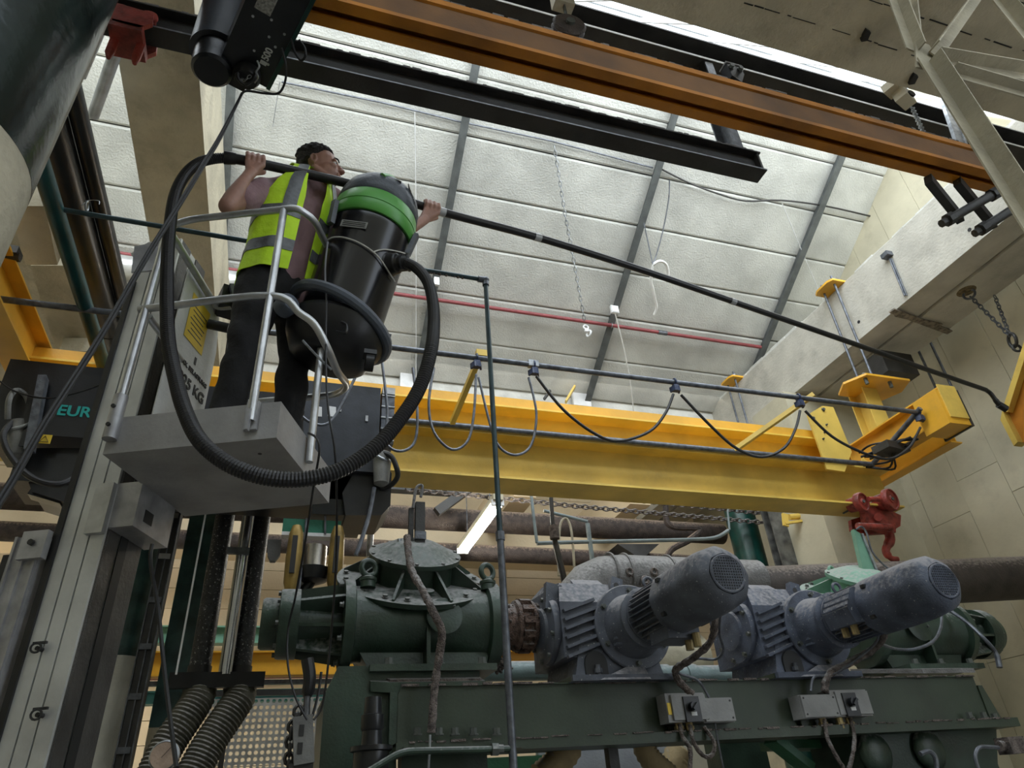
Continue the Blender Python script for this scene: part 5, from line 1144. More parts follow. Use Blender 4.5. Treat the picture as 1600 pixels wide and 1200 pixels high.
# ================================================================ GREEN MACHINES, GEAR MOTORS, BASE BEAM
mg, bg = mgreen, mgreen2
def bearing_unit(cx, Yc, zc, mir, mt, label, r=.215, cover=None, tilt=34):
    """cylindrical green housing lying across the hall with a bolted domed cover; mir = -1 puts the end cap on the right"""
    t = thing('bearing_housing', label, 'machine', (cx, Yc, zc - .3))
    P_ = lambda x, y, z: V((cx + x * mir, Yc + y, zc + z)); X_ = V((mir, 0, 0))
    part('barrel', MB().lathe(P_(-.46, 0, 0), X_, [(0, r - .03), (0, r + .035), (.055, r + .04), (.065, r), (.10, r - .006), (.84, r - .006), (.85, r + .03), (.92, r + .035), (.93, r - .02), (.96, r - .04), (.96, .06)], 56), mt, t)
    ec = part('end_cap', MB().lathe(P_(-.90, 0, 0), X_, [(0, .05), (0, .13), (.015, .14), (.09, .14), (.095, .185), (.11, .19), (.20, .19), (.205, .12), (.44, .10)], 48), mt, t)
    for k in range(8):
        a = 2 * math.pi * k / 8 + .2; u_ = V((0, math.cos(a), math.sin(a)))
        part('cap_rib', MB().prism([P_(-.70, 0, 0) + u_ * .10, P_(-.70, 0, 0) + u_ * .185, P_(-.46, 0, 0) + u_ * .225, P_(-.46, 0, 0) + u_ * .10], V((0, -math.sin(a), math.cos(a))) * .018), mt, ec)
        part('cap_bolt', MB().hexb(P_(-.80, 0, 0) + u_ * .165, -X_, .014, .022), boltm, ec)
        part('cap_bolt', MB().hexb(P_(-.47, 0, 0) + V((0, math.cos(a + .35), math.sin(a + .35))) * .228, -X_, .014, .022), boltm, ec)
    # saddle under the barrel with feet and bolts
    part('saddle', MB().prism([P_(-.40, -.10, -.10), P_(.42, -.10, -.10), P_(.36, -.12, -.28), P_(-.30, -.12, -.28)], (0, .32, 0)), mt, t)
    part('foot_plate', MB().b2(P_(-.32, -.30, -.31), P_(.38, .30, -.275)), mt, t)
    part('web_rib', MB().b2(P_(.0, -.215, -.28), P_(.022, -.10, -.06)), mt, t)
    for x in (-.22, .06, .30): part('foot_bolt', MB().hexb(P_(x, -.275, -.275), (0, 0, 1), .022, .035), boltm, t)
    # tilted bolted cover
    th = math.radians(tilt); nz = V((0, -math.sin(th), math.cos(th))); vy = V((0, math.cos(th), math.sin(th))); c0 = P_(.0 if cover is None else cover, .10, .30)
    cv = part('cover_flange', MB().lathe(c0 - nz * .13, nz, [(0, .20), (.0, .30), (.09, .42), (.10, .46), (.13, .465), (.135, .25)], 64), mt, t)
    part('dome', MB().lathe(c0, nz, [(0, .25), (.135, .245), (.14, .285), (.168, .288), (.172, .262), (.205, .20), (.235, .135), (.245, .10), (.246, .02)], 56), mt, t)
    for k in range(8):
        a = 2 * math.pi * (k + .5) / 8; u_ = V((1, 0, 0)) * math.cos(a) + vy * math.sin(a); s_ = V((1, 0, 0)) * -math.sin(a) + vy * math.cos(a)
        part('stiffening_rib', MB().prism([c0 + u_ * .245 - s_ * .008, c0 + u_ * .445 - s_ * .008, c0 + u_ * .445 + nz * .012 - s_ * .008, c0 + u_ * .262 + nz * .125 - s_ * .008, c0 + u_ * .245 + nz * .125 - s_ * .008], s_ * .016), mt, cv)
    for k in range(20):
        a = 2 * math.pi * k / 20 + .1; u_ = V((1, 0, 0)) * math.cos(a) + vy * math.sin(a)
        part('cover_bolt', MB().hexb(c0 + u_ * .415 + nz * .005, nz, .0145, .016), boltm, cv)
    for k in range(10):
        a = 2 * math.pi * k / 10 + .2; u_ = V((1, 0, 0)) * math.cos(a) + vy * math.sin(a)
        part('dome_bolt', MB().hexb(c0 + u_ * .273 + nz * .168, nz, .0115, .012), boltm, cv)
    part('filler_plug', MB().lathe(c0 + vy * -.33 + V((.04, 0, 0)), nz, [(0, .022), (.03, .022), (.031, .038), (.044, .038), (.044, .01)], 18), mt, cv)
    # lifting eyes and round side plate
    for x in (-.33, .40):
        q = P_(x, -.12, .18); part('lifting_eye', MB().torus(q + V((0, 0, .115)), (.35, -1, 0), .045, .017, 24, 10).lathe(q, (0, 0, 1), [(0, .045), (.035, .042), (.04, .05), (.055, .05), (.065, .028), (.08, .022)], 20), mt, t)
    ps = part('side_plate', MB().lathe(P_(.10, -.185, -.01), (0, -1, .12), [(0, .04), (.04, .10), (.052, .105), (.055, .098), (.055, .02)], 36), mt, t)
    for k in range(3):
        a = .9 + 2.1 * k; part('plate_bolt', MB().hexb(P_(.10 + math.cos(a) * .085, -.238, -.01 + math.sin(a) * .08), (0, -1, .3), .010, .01), boltm, ps)
    return t, P_, c0, nz
Yc, zc = 4.2, 1.015 + EYE
t1, P_, c0, nz = bearing_unit(.81, Yc, zc, 1, mg, 'dusty dark green machine housing with a grey domed bolted cover, lower centre', cover=-.03)
hd_ = MB()
q = c0 + nz * .235
part('top_strut', MB().box(q + V((.02, 0, .12)), (.06, .05, .30)).box(q + V((-.035, .01, .10)), (.03, .04, .26)), darks, t1)
part('strut_band', MB().box(q + V((.02, -.03, .04)), (.07, .02, .05)), galvd, t1)
part('hook_strap', MB().tube(catm([q + V((-.03, -.03, .22)), q + V((-.01, -.03, .36)), q + V((.03, -.03, .38)), q + V((.02, -.03, .3))], 5), .010, 8), pipeg, t1)
part('grease_point', MB().cyl(q + V((-.11, 0, -.03)), q + V((-.11, 0, .02)), .014, 10), galv, t1)
# thick dust-caked hose draped over the first machine
hs_ = [(636, 838, 3.95), (639, 870, 3.9), (645, 895, 3.84), (662, 925, 3.72), (676, 955, 3.66), (690, 985, 3.7), (688, 1015, 3.75), (681, 1060, 3.78), (677, 1100, 3.78), (674, 1145, 3.78)]
single('dusty_hose', MB().tube(catm([at(x, y, Y=Y_) for x, y, Y_ in hs_], 7), .021, 12, jit=.10), dustm, 'hose caked in grey dust lying over the green housing and its domed cover', 'hose')
single('thin_tube', MB().tube(catm([at(672, 1148, Y=3.7), at(671, 1175, Y=3.7), at(669, 1205, Y=3.7)], 4), .006, 6), galv, 'thin pale tube hanging below the dust-caked hose', 'tube')
fz = MB()
for k in range(120):
    a = random.uniform(0, 2 * math.pi); x = random.choice((.36, .83 + .46)) ; xx = random.gauss(1.30, .02)
    rr = random.uniform(.20, .25); aa = random.uniform(-2.2, -.7)
    fz.ball((xx, Yc + math.cos(aa) * rr, zc + math.sin(aa) * rr - random.uniform(0, .03)), random.uniform(.006, .016), 6)
part('dust_fuzz', fz, dustm, t1, 'fuzzy dust hanging under the right flange', kind='stuff')

# coupling between the housing and the gearbox
t = thing('shaft_coupling', 'rusty brown dust-covered shaft coupling beside the green housing', 'coupling', (1.5, Yc, zc))
cp = MB().lathe((1.29, Yc, zc), (1, 0, 0), [(0, .05), (0, .125), (.10, .13), (.11, .15), (.13, .155), (.135, .135), (.20, .135), (.205, .155), (.225, .15), (.23, .13), (.30, .12), (.32, .085), (.40, .08)], 36)
part('coupling_body', cp, rustm, t)
for k in range(12):
    a = 2 * math.pi * k / 12; u_ = V((0, math.cos(a), math.sin(a)))
    part('coupling_lug', MB().box(V((1.46, Yc, zc)) + u_ * .145, (.07, .035, .035), Matrix.Rotation(a, 3, 'X')), rustm, t)
dm = MB()
for k in range(160):
    a = random.uniform(0, 2 * math.pi); dm.ball((random.uniform(1.30, 1.62), Yc + math.cos(a) * .132, zc + math.sin(a) * .132), random.uniform(.004, .013), 6)
part('dust_clumps', dm, dustm, t, kind='stuff')

# gear motor ------------------------------------------------------------------
def gear_motor(loc, label, box_side, gm, mm_):
    """local frame: motor axis along -Y from the input flange at y=0, output face at x=-.30; origin on the beam top"""
    t = thing('gear_motor', label, 'gear motor', loc)
    O = V(loc); za = .31
    L_ = lambda x, y, z: O + V((x, y, z))
    # gearbox casting
    gb_ = part('gear_case', MB().prism([L_(-.42, .0, .14), L_(-.42, .0, .46), L_(-.37, .10, .60), L_(-.37, .40, .66), L_(-.42, .52, .60), L_(-.42, .52, .14)], (.48, 0, 0)).prism([L_(-.38, -.02, .0), L_(.20, -.02, .0), L_(.14, .0, .30), L_(-.30, .0, .30)], (0, .50, 0)), gm, t)
    part('top_plate', MB().prism([L_(-.22, .03, .46), L_(.02, .03, .46), L_(.0, .30, .66), L_(-.20, .30, .66)], (0, .01, .03)), gm, t)
    part('top_lug', MB().prism([L_(-.06, .05, .50), L_(.04, .05, .50), L_(.05, .05, .62), L_(-.02, .05, .64)], (0, .05, 0)), gm, t)
    part('lug_hole', MB().cyl(L_(.0, .048, .58), L_(.0, .052, .58), .018, 14), blackt, t)
    part('top_lug', MB().prism([L_(-.48, .08, .44), L_(-.36, .08, .44), L_(-.36, .08, .58), L_(-.46, .08, .60)], (0, .05, 0)), gm, t)
    for k in range(6): part('cooling_fin', MB().bar(L_(-.405, -.012, .40 - .052 * k), L_(-.20, -.012, .47 - .052 * k), .034, .018, up=(0, 0, 1)), gm, gb_)
    part('foot_arch', MB().prism([L_(-.31, -.030, .03)] + [L_(-.24 + .07 * math.cos(a), -.030, .10 + .07 * math.sin(a)) for a in [math.pi - math.pi * i / 8 for i in range(9)]] + [L_(-.17, -.030, .03)], (0, .03, 0)), blackt, gb_, 'dark opening between the feet')
    part('foot_bolt', MB().cyl(L_(-.24, -.045, .02), L_(-.24, -.045, .09), .014, 10).cyl(L_(-.24, -.045, .045), L_(-.24, -.045, .07), .024, 6), galvd, t)
    part('foot', MB().b2(L_(-.42, -.09, -.002), L_(.22, .54, .03)).prism([L_(-.26, -.10, .0), L_(.06, -.10, .0), L_(.06, -.02, .10), L_(.0, -.02, .10)], (0, .012, 0)), gm, t)
    # output flange towards -x
    of = part('output_flange', MB().lathe(L_(-.41, .22, .34), (-1, 0, 0), [(0, .10), (0, .20), (.02, .205), (.045, .20), (.05, .17), (.06, .13), (.075, .12), (.08, .10), (.08, .02)], 8 * 5), gm, t)
    for k in range(8):
        a = 2 * math.pi * k / 8 + .3; part('flange_bolt', MB().hexb(L_(-.455, .22 + math.cos(a) * .18, .34 + math.sin(a) * .18), (-1, 0, 0), .014, .02), boltm, of)
    # input flange, adapter, motor
    fl = part('input_flange', MB().lathe(L_(0.03, -.005, za), (0, -1, 0), [(-.03, .12), (-.03, .245), (.0, .25), (.028, .25), (.034, .244), (.036, .15)], 56), gm, t)
    for k in range(6):
        a = 2 * math.pi * k / 6 + .5; part('flange_bolt', MB().hexb(L_(.03 + math.cos(a) * .215, -.04, za + math.sin(a) * .215), (0, -1, 0), .014, .02), boltm, fl)
    ad = part('bevel_adapter', MB().lathe(L_(.03, -.04, za), (0, -1, 0), [(0, .19), (.03, .185), (.10, .165), (.16, .15), (.17, .17), (.20, .175), (.21, .16), (.22, .06)], 48).prism([L_(-.10, -.045, za + .02), L_(-.02, -.045, za + .17), L_(.10, -.045, za + .20), L_(.10, -.15, za + .17), L_(-.04, -.15, za + .14), L_(-.11, -.15, za + .0)], (0, -.02, 0)), gm, t)
    for k in range(4): part('adapter_rib', MB().box(L_(-.125 + .004 * k, -.085, za - .02 - .032 * k), (.03, .055, .012)), gm, ad)
    mo_ = part('motor_body', MB().lathe(L_(.03, -.26, za), (0, -1, 0), [(0, .05), (0, .150), (.02, .155), (.03, .125), (.36, .125), (.37, .05)], 40), mm_, t)
    for k in range(30):
        a = 2 * math.pi * (k + .5) / 30
        u_ = V((math.cos(a), 0, math.sin(a))); v_ = V((-math.sin(a), 0, math.cos(a)))
        part('cooling_fin', MB().box(L_(.03, -.455, za) + u_ * .138, (.036, .33, .006), Matrix((u_, V((0, 1, 0)), v_)).transposed()), mm_, mo_)
    # fan cowl, rounded square-ish
    rings = []
    prof = [(.56, .150), (.57, .160), (.80, .163), (.93, .161), (1.02, .150), (1.055, .126), (1.075, .098)]
    cw = MB(); n_ = 40; vs = []
    for y_, r_ in prof:
        for j in range(n_):
            a = 2 * math.pi * j / n_; k_ = .5 * (1.0 / math.cos((a % (math.pi / 4)) - math.pi / 8)) + .5
            vs.append(L_(.03 + math.cos(a) * r_ * k_, -y_, za + math.sin(a) * r_ * k_))
    fs = [(i * n_ + j, i * n_ + (j + 1) % n_, (i + 1) * n_ + (j + 1) % n_, (i + 1) * n_ + j) for i in range(len(prof) - 1) for j in range(n_)] + [tuple(range(n_))]
    cw.add(vs, fs); cwo = part('fan_cowl', cw, mm_, t)
    part('cowl_recess', MB().cyl(L_(.03, -1.073, za), L_(.03, -1.0765, za), .088, 32), blackt, cwo)
    gr = MB(); 
    for i in range(-6, 7):
        w_ = math.sqrt(max(0, .086 ** 2 - (i * .0135) ** 2))
        if w_ > .01: gr.bar(L_(.03 + i * .0135, -1.079, za - w_), L_(.03 + i * .0135, -1.079, za + w_), .0045, .004, up=(0, 1, 0)).bar(L_(.03 - w_, -1.079, za + i * .0135), L_(.03 + w_, -1.079, za + i * .0135), .0045, .004, up=(0, 1, 0))
    part('fan_grille', gr, mm_, cwo, kind='stuff')
    part('grille_rim', MB().torus(L_(.03, -1.076, za), (0, 1, 0), .090, .007, 32, 6), mm_, cwo)
    for a in (-.6, .5, 2.6, 3.7): part('cowl_screw', MB().box(L_(.03 + math.cos(a) * .168, -.66, za + math.sin(a) * .168), (.02, .03, .02)), blackt, cwo)
    if box_side == 'left':
        tb_ = part('terminal_box', MB().prism([L_(-.17, -.36, za - .10), L_(-.20, -.36, za - .01), L_(-.14, -.36, za + .10), L_(-.04, -.36, za + .12), L_(-.04, -.36, za - .09)], (0, -.22, 0)), mm_, t)
        for k in range(3): part('box_rib', MB().bar(L_(-.195 + k * .02, -.355, za + .0 + k * .034), L_(-.195 + k * .02, -.585, za + .0 + k * .034), .010, .008), mm_, tb_)
        for y_ in (-.42, -.50): part('cable_gland', MB().cyl(L_(-.12, y_, za - .09), L_(-.12, y_, za - .15), .022, 10), mat('brass', (.42, .33, .17), .4, metal=.7, dust=.2), tb_)
    else:
        tb_ = part('terminal_box', MB().b2(L_(-.06, -.38, za - .19), L_(.13, -.58, za - .10)), mm_, t)
        for y_ in (-.52, -.60): part('cable_gland', MB().cyl(L_(.09, y_, za - .17), L_(.09, y_, za - .24), .022, 10), mat('brass', (.42, .33, .17), .4, metal=.7, dust=.2), tb_)
    part('lifting_lug', MB().torus(L_(.03, -.30, za + .185), (0, 1, 0), .03, .009, 16, 6), mm_, t)
    return t
bz = .628 + EYE
gear_motor((2.05 - .03, 3.9, bz), 'left dusty grey gear motor with the coupling on its left', 'under', motorg, motorg)
gear_motor((3.41 - .03, 3.9, bz), 'right blue-grey gear motor with a ribbed terminal box on its left side', 'left', gearg, gearg)

# second green unit, mirrored, at the right
t2, P2_, c2, nz2 = bearing_unit(4.72, 4.42, 1.03 + EYE, -1, mg, 'second green machine housing at the right behind the right gear motor', r=.215, cover=.22, tilt=32)
for ch in t2.children:
    if ch.name.split('.')[0] in ('cover_flange', 'dome'):
        ch.data.materials[0] = tgreen
        for c_ in ch.children:
            if 'bolt' not in c_.name: c_.data.materials[0] = tgreen
q = c2 + nz2 * .23
part('top_pedestal', MB().prism([q + V((-.04, -.03, -.02)), q + V((.09, -.03, -.02)), q + V((.07, -.03, .30)), q + V((.01, -.03, .34))], (0, .04, 0)), tgreen, t2, 'pale green upright bracket')
part('bracket_edge', MB().bar(q + V((.09, -.035, -.02)), q + V((.07, -.035, .30)), .02, .02), galv, t2)
part('air_tube', MB().tube(catm([q + V((.02, -.04, .33)), q + V((.09, -.04, .36)), q + V((.12, -.04, .30)), q + V((.11, -.04, .15)), q + V((.17, -.06, .02)), q + V((.28, -.1, -.1))], 6), .008, 6), galvd, t2)
q = at(1300, 893, Y=4.62); part('cover_eye', MB().torus(q, (.3, -1, 0), .04, .013, 20, 8), tgreen, t2)
single('grey_tube', MB().tube(catm([at(1478, 950, Y=4.2), at(1510, 972, Y=4.1), at(1540, 1000, Y=4.0), at(1556, 1020, Y=4.0), at(1562, 1043, Y=4.0)], 5), [.014] * 16 + [.020] * 5, 8), galvd, 'grey tube crossing the right green housing and ending in mid air', 'tube')
single('grey_tube', MB().tube(catm([at(1374, 1005, Y=3.6), at(1400, 1014, Y=3.7), at(1430, 1014, Y=3.7), at(1458, 1002, Y=3.7), at(1470, 980, Y=3.75), at(1471, 955, Y=3.8)], 5), .010, 8), galvd, 'thin grey cable looping in front of the right green housing', 'cable')

# main base beam (channel) with lower flange, end cut, bolts
zl2, zh2 = .352 + EYE, .628 + EYE
t = thing('base_beam', 'long dark green channel beam carrying both gear motors', 'beam', (2.7, 3.95, zl2))
part('channel', MB().sweep([(0, 0), (.10, 0), (.10, .014), (.012, .014), (.012, .262), (.10, .262), (.10, .276), (0, .276)], (4.62, 3.90, zl2), (.66, 3.90, zl2)), bg, t)
part('end_plate', MB().prism([(4.62, 3.89, zl2), (4.72, 3.89, zl2), (4.66, 3.89, zh2 - .06), (4.62, 3.89, zh2 - .06)], (0, .012, 0)).prism([(.64, 3.895, zl2), (.70, 3.895, zl2), (.70, 3.895, zh2), (.66, 3.895, zh2), (.64, 3.895, zh2 - .04)], (0, .012, 0)), bg, t)
part('upper_flange', MB().b2((.66, 3.885, zh2 - .004), (4.62, 4.5, zh2 + .002)), bg, t)
part('pad_plate', MB().b2((1.60, 3.84, zh2), (2.35, 4.45, zh2 + .028)).b2((2.95, 3.84, zh2), (3.62, 4.45, zh2 + .028)), bg, t)
part('lower_flange', MB().b2((.62, 3.80, zl2 - .05), (4.75, 4.0, zl2 + .002)).b2((.62, 3.80, zl2 - .012), (4.75, 4.6, zl2)), bg, t)
for px in (652, 686, 711, 740, 776): part('flange_bolt', MB().hexb(at(px, 1149, Y=3.85) , (0, 0, 1), .019, .035), boltm, t)
for px, py in ((1517, 1122), (1539, 1122), (1556, 1124)): part('flange_bolt', MB().hexb(at(px, py, Y=3.85), (0, 0, 1), .019, .035), boltm, t)
dm = MB(); x = .7
while x < 4.6:
    l = random.uniform(.02, .10); dm.box((x, 3.882, zh2 + random.uniform(.0, .005)), (l, .014, random.uniform(.005, .015)), random.uniform(-.1, .1)); x += l * random.uniform(.9, 2.2)
x = .7
while x < 4.7:
    l = random.uniform(.02, .10); dm.box((x, 3.798, zl2 + random.uniform(-.002, .004)), (l, .012, random.uniform(.004, .012)), random.uniform(-.1, .1)); x += l * random.uniform(.9, 2.2)
part('dust_fringe', dm, dustm, t, 'dust along the beam edges', kind='stuff')
# base casting under the left housing
t = thing('cast_pedestal', 'tall dark green cast frame under the left green housing', 'pedestal', (.55, 4.1, 0))
part('column_casting', MB().prism([(.27, 3.95, -.0), (.27, 3.95, .60 + EYE), (.33, 3.95, .74 + EYE), (1.10, 3.95, .74 + EYE), (1.10, 3.95, .66 + EYE), (.70, 3.95, .62 + EYE), (.62, 3.95, .40 + EYE), (.62, 3.95, 0)], (0, .5, 0)), mg, t)
part('front_ledge', MB().prism([(.48, 4.1, .72 + EYE), (1.12, 4.1, .72 + EYE), (1.12, 3.91, .65 + EYE), (.60, 3.91, .65 + EYE), (.50, 3.93, .66 + EYE)], (0, 0, -.05)), mg, t, 'ledge thick with grey dust')
part('ledge_dust', MB().prism([(.52, 4.1, .722 + EYE), (1.10, 4.1, .722 + EYE), (1.10, 3.915, .652 + EYE), (.60, 3.915, .652 + EYE)], (0, 0, .012)), dustm, t)
part('inner_web', MB().b2((.60, 3.90, -.0), (.64, 3.96, .60 + EYE)), mg, t)
part('jack_cylinder', MB().lathe((.49, 3.72, .0), (0, 0, 1), [(0, .08), (.31 + EYE, .085), (.315 + EYE, .10), (.335 + EYE, .10), (.34 + EYE, .05), (.40 + EYE, .048), (.41 + EYE, .055), (.47 + EYE, .055), (.475 + EYE, .045), (.55 + EYE, .04), (.55 + EYE, .01)], 28), blackm, t, 'black hydraulic cylinder')
part('frame_post', MB().b2((.66, 3.86, 0), (1.10, 3.98, .30 + EYE)), mg, t)
part('lower_rail', MB().b2((.64, 3.70, .30 + EYE), (1.26, 3.86, .325 + EYE)), bg, t)
part('feed_pipe', MB().tube(bend([at(560, 1215, Y=3.6), at(628, 1174, Y=3.6), at(770, 1171, Y=3.6), at(800, 1170, Y=3.6)], .05), .016, 10), mg, t)
part('pipe_fitting', MB().cyl(at(768, 1171, Y=3.6), at(778, 1171, Y=3.6), .03, 6).cyl(at(778, 1171, Y=3.6), at(786, 1171, Y=3.6), .022, 10), boltm, t)
# right lower casting
t = thing('cast_pedestal', 'dark green casting under the right end of the base beam', 'pedestal', (4.0, 4.1, 0))
part('column_casting', MB().prism([(3.55, 3.95, 0), (3.52, 3.95, .33 + EYE), (4.72, 3.95, .33 + EYE), (4.6, 3.95, .1 + EYE), (4.62, 3.95, 0)], (0, .45, 0)), mg, t)
for x in (3.62, 4.05): part('dusty_boss', MB().ball((x, 3.93, .20 + EYE), .12, 20, (1, .4, 1)), mg, t)
part('lower_ledge', MB().b2((2.9, 3.6, .0 + EYE), (5.2, 3.9, .06 + EYE)), mg, t)
part('bent_tube', MB().tube(catm([at(1438, 1178, Y=3.7), at(1452, 1174, Y=3.7), at(1462, 1185, Y=3.7), at(1464, 1210, Y=3.7)], 4), .014, 8), galvd, t)
t = thing('valve_block', 'small dusty valve block with a looped cable at the lower right corner', 'valve', at(1585, 1170, Y=3.6))
q = at(1580, 1165, Y=3.6)
part('block', MB().box(q, (.13, .10, .09)).cyl(q + V((-.1, 0, 0)), q + V((-.05, 0, 0)), .03, 12), dustm, t)
part('loop_cable', MB().tube(catm([at(1560, 1168, Y=3.58), at(1545, 1167, Y=3.58), at(1530, 1168, Y=3.58), at(1524, 1182, Y=3.58), at(1530, 1205, Y=3.58)], 5), .011, 8), galvd, t)

single('dusty_ledge', MB().prism([(4.25, 3.95, .66 + EYE), (4.72, 3.95, .66 + EYE), (4.85, 4.5, .76 + EYE), (4.15, 4.5, .76 + EYE)], (0, 0, .03)), pipeg, 'dust-covered ledge below the right green housing', 'ledge')
# isolator and terminal boxes on the beam
encl = mat('grey_enclosure_plastic', (.26, .26, .255), .55, var=.1, dust=.15, bump=.1)
def isolator(px0, py0, px1, py1, label, knob_x, sticker=False):
    a = at(px0, py1, Y=3.80); b = at(px1, py0, Y=3.80)
    t = thing('switch_box', label, 'switch box', V((a.x, 3.85, a.z)))
    part('enclosure', MB().b2((a.x, 3.78, a.z), (b.x, 3.886, b.z)), encl, t)
    part('cover', MB().b2((a.x + .03, 3.765, a.z + .01), (b.x - .004, 3.78, b.z - .01)), encl, t)
    k = at(knob_x, (py0 + py1) / 2 - 2, Y=3.755)
    part('knob_plate', MB().b2(k + V((-.05, .0, -.075)), k + V((.05, .02, .055))), blackp, t)
    part('rotary_knob', MB().cyl(k + V((0, 0, .0)), k + V((0, -.03, .0)), .026, 18).box(k + V((0, -.035, 0)), (.045, .02, .014), frame3((.7, 0, .7), (0, 1, 0))), blackm, t)
    part('knob_label', MB().b2(k + V((-.015, -.004, -.045)), k + V((.02, 0, -.025))), whitep, t)
    if sticker: part('yellow_sticker', MB().b2((a.x + .004, 3.776, a.z + .04), (a.x + .026, 3.78, b.z - .05)), signy, t)
    return t
def jbox(px0, py0, px1, py1, label):
    a = at(px0, py1, Y=3.80); b = at(px1, py0, Y=3.80)
    t = thing('junction_box', label, 'junction box', V((a.x, 3.85, a.z)))
    part('enclosure', MB().b2((a.x, 3.79, a.z), (b.x, 3.886, b.z)), encl, t); part('lid', MB().b2((a.x + .004, 3.77, a.z + .004), (b.x - .004, 3.79, b.z - .004)), encl, t)
    for x, z_ in ((a.x + .02, a.z + .02), (b.x - .02, a.z + .02), (a.x + .02, b.z - .02), (b.x - .02, b.z - .02)): part('lid_screw', MB().cyl((x, 3.768, z_), (x, 3.772, z_), .006, 8), blackt, t)
    return t
isolator(1043, 1083, 1096, 1130, 'rotary switch box with a yellow sticker below the left gear motor', 1082, True)
jbox(1099, 1090, 1139, 1130, 'plain grey junction box right of the yellow-stickered switch box')
jbox(1254, 1085, 1299, 1123, 'plain grey junction box below the right gear motor')
isolator(1303, 1078, 1348, 1121, 'dusty rotary switch box right of the plain junction box below the right gear motor', 1330)
single('mounting_strip', MB().b2(at(1045, 1143, Y=3.87), at(1140, 1124, Y=3.885)), bg, 'green mounting strip under the left pair of switch boxes', 'bracket')
single('mounting_strip', MB().b2(at(1255, 1140, Y=3.87), at(1345, 1118, Y=3.885)), bg, 'green mounting strip under the right pair of switch boxes', 'bracket')
def dcable(pts, r, lb, m_=dustm, jit=.12): single('motor_cable', MB().tube(catm([at(*p_[:2], Y=p_[2]) for p_ in pts], 6), r, 10, jit=jit), m_, lb, 'cable')
dcable([(1112, 955, 3.35), (1117, 975, 3.4), (1108, 1005, 3.5), (1080, 1030, 3.65), (1056, 1046, 3.75), (1060, 1063, 3.78), (1082, 1085, 3.78)], .020, 'thick dusty cable from the left motor down to its switch box')
dcable([(1126, 955, 3.35), (1124, 990, 3.5), (1130, 1015, 3.6), (1118, 1030, 3.7), (1085, 1030, 3.75), (1060, 1050, 3.78), (1090, 1063, 3.78), (1108, 1090, 3.78)], .008, 'thin cable from the left motor to the plain junction box', galvd, 0)
dcable([(1376, 965, 3.45), (1382, 990, 3.5), (1370, 1010, 3.6), (1335, 1032, 3.7), (1300, 1050, 3.78), (1290, 1065, 3.78), (1289, 1082, 3.78)], .022, 'thick dusty cable from the right motor down to the junction box')
dcable([(1368, 965, 3.45), (1371, 1000, 3.55), (1330, 1036, 3.7), (1295, 1055, 3.78), (1272, 1058, 3.78), (1267, 1080, 3.78)], .008, 'thin grey cable beside the thick one of the right motor', galvd, 0)
for lb, pts in (('dusty cable loop hanging under the left switch box', [(1062, 1132, 3.8), (1066, 1150, 3.78), (1078, 1170, 3.75), (1078, 1200, 3.75), (1076, 1215, 3.75)]),
                ('second dusty cable loop between the left boxes', [(1078, 1134, 3.8), (1084, 1160, 3.75), (1098, 1180, 3.75), (1112, 1180, 3.75), (1116, 1160, 3.75), (1100, 1136, 3.8)]),
                ('dusty cable loop under the right junction box', [(1288, 1124, 3.8), (1292, 1150, 3.78), (1303, 1175, 3.75), (1318, 1200, 3.75)]),
                ('dusty cable hanging under the right switch box', [(1328, 1122, 3.8), (1335, 1150, 3.78), (1332, 1180, 3.75), (1322, 1215, 3.75)])):
    dcable(pts, .012, lb)
single('motor_cable', MB().tube(catm([at(1117, 1130, Y=3.8), at(1122, 1160, Y=3.8), at(1130, 1200, Y=3.8)], 4), .006, 6), galvd, 'thin cable hanging straight below the left junction box', 'cable')
brs = MATS['brass']
for k, (px, py, lb) in enumerate(((1061, 1136, 'first'), (1077, 1136, 'second'), (1286, 1130, 'first'), (1313, 1130, 'second'), (1328, 1130, 'third'))):
    a = at(px, py, Y=3.82); single('cable_gland', MB().cyl(a + V((0, 0, .03)), a + V((0, 0, -.03)), .022, 10).cyl(a + V((0, 0, .005)), a + V((0, 0, -.012)), .028, 6), brs, '%s brass cable gland from the left under the %s boxes' % (lb, 'left' if px < 1200 else 'right'), 'cable gland')

# ---------------------------------------------------------------- pipes behind the machines
Yp, zp = 5.7, 1.81 + EYE
t = pipe('exhaust_pipe', 'big dusty grey elbow pipe rising behind the left gear motor and running right', [(2.45, Yp, .3), (2.45, Yp, zp), (4.45, Yp, zp)], .215, pipeg, n=28)
for x in (2.85, 3.0, 3.45): part('lagging_band', MB().torus((x, Yp, zp), (1, 0, 0), .222, .012, 32, 6), pipeg, t)
for px, py in ((984, 893), (1008, 906), (1022, 893)): q = at(px, py, Y=5.48); part('lagging_clip', MB().torus(q, (0, 1, 0), .03, .012, 12, 6).box(q + V((0, .03, -.03)), (.06, .05, .03)), dustm, t)
t = pipe('exhaust_pipe', 'dark brown dust-topped pipe running from behind the right motor to the right edge', [(4.3, 5.75, 1.74 + EYE), (7.9, 5.36, 1.86 + EYE)], .225, mat('dark_brown_pipe', (.045, .035, .030), .6, var=.2, dust=.35, dcol=(.26, .22, .19)), n=28)
part('sleeve', MB().cyl((4.35, 5.75, 1.743 + EYE), (4.95, 5.75, 1.775 + EYE), .20, 28), pipeg, t, 'grey lagged sleeve')
pipe('far_pipe', 'upper of two dusty brown pipes across the back below the crane', [(XL + .1, 9.0, 3.62 + EYE), (6.6, 9.0, 3.62 + EYE)], .16, pipeb)
pipe('far_pipe', 'lower of two dusty brown pipes across the back below the crane', [(XL + .1, 9.2, 3.27 + EYE), (6.2, 9.2, 3.2 + EYE)], .12, pipeb)
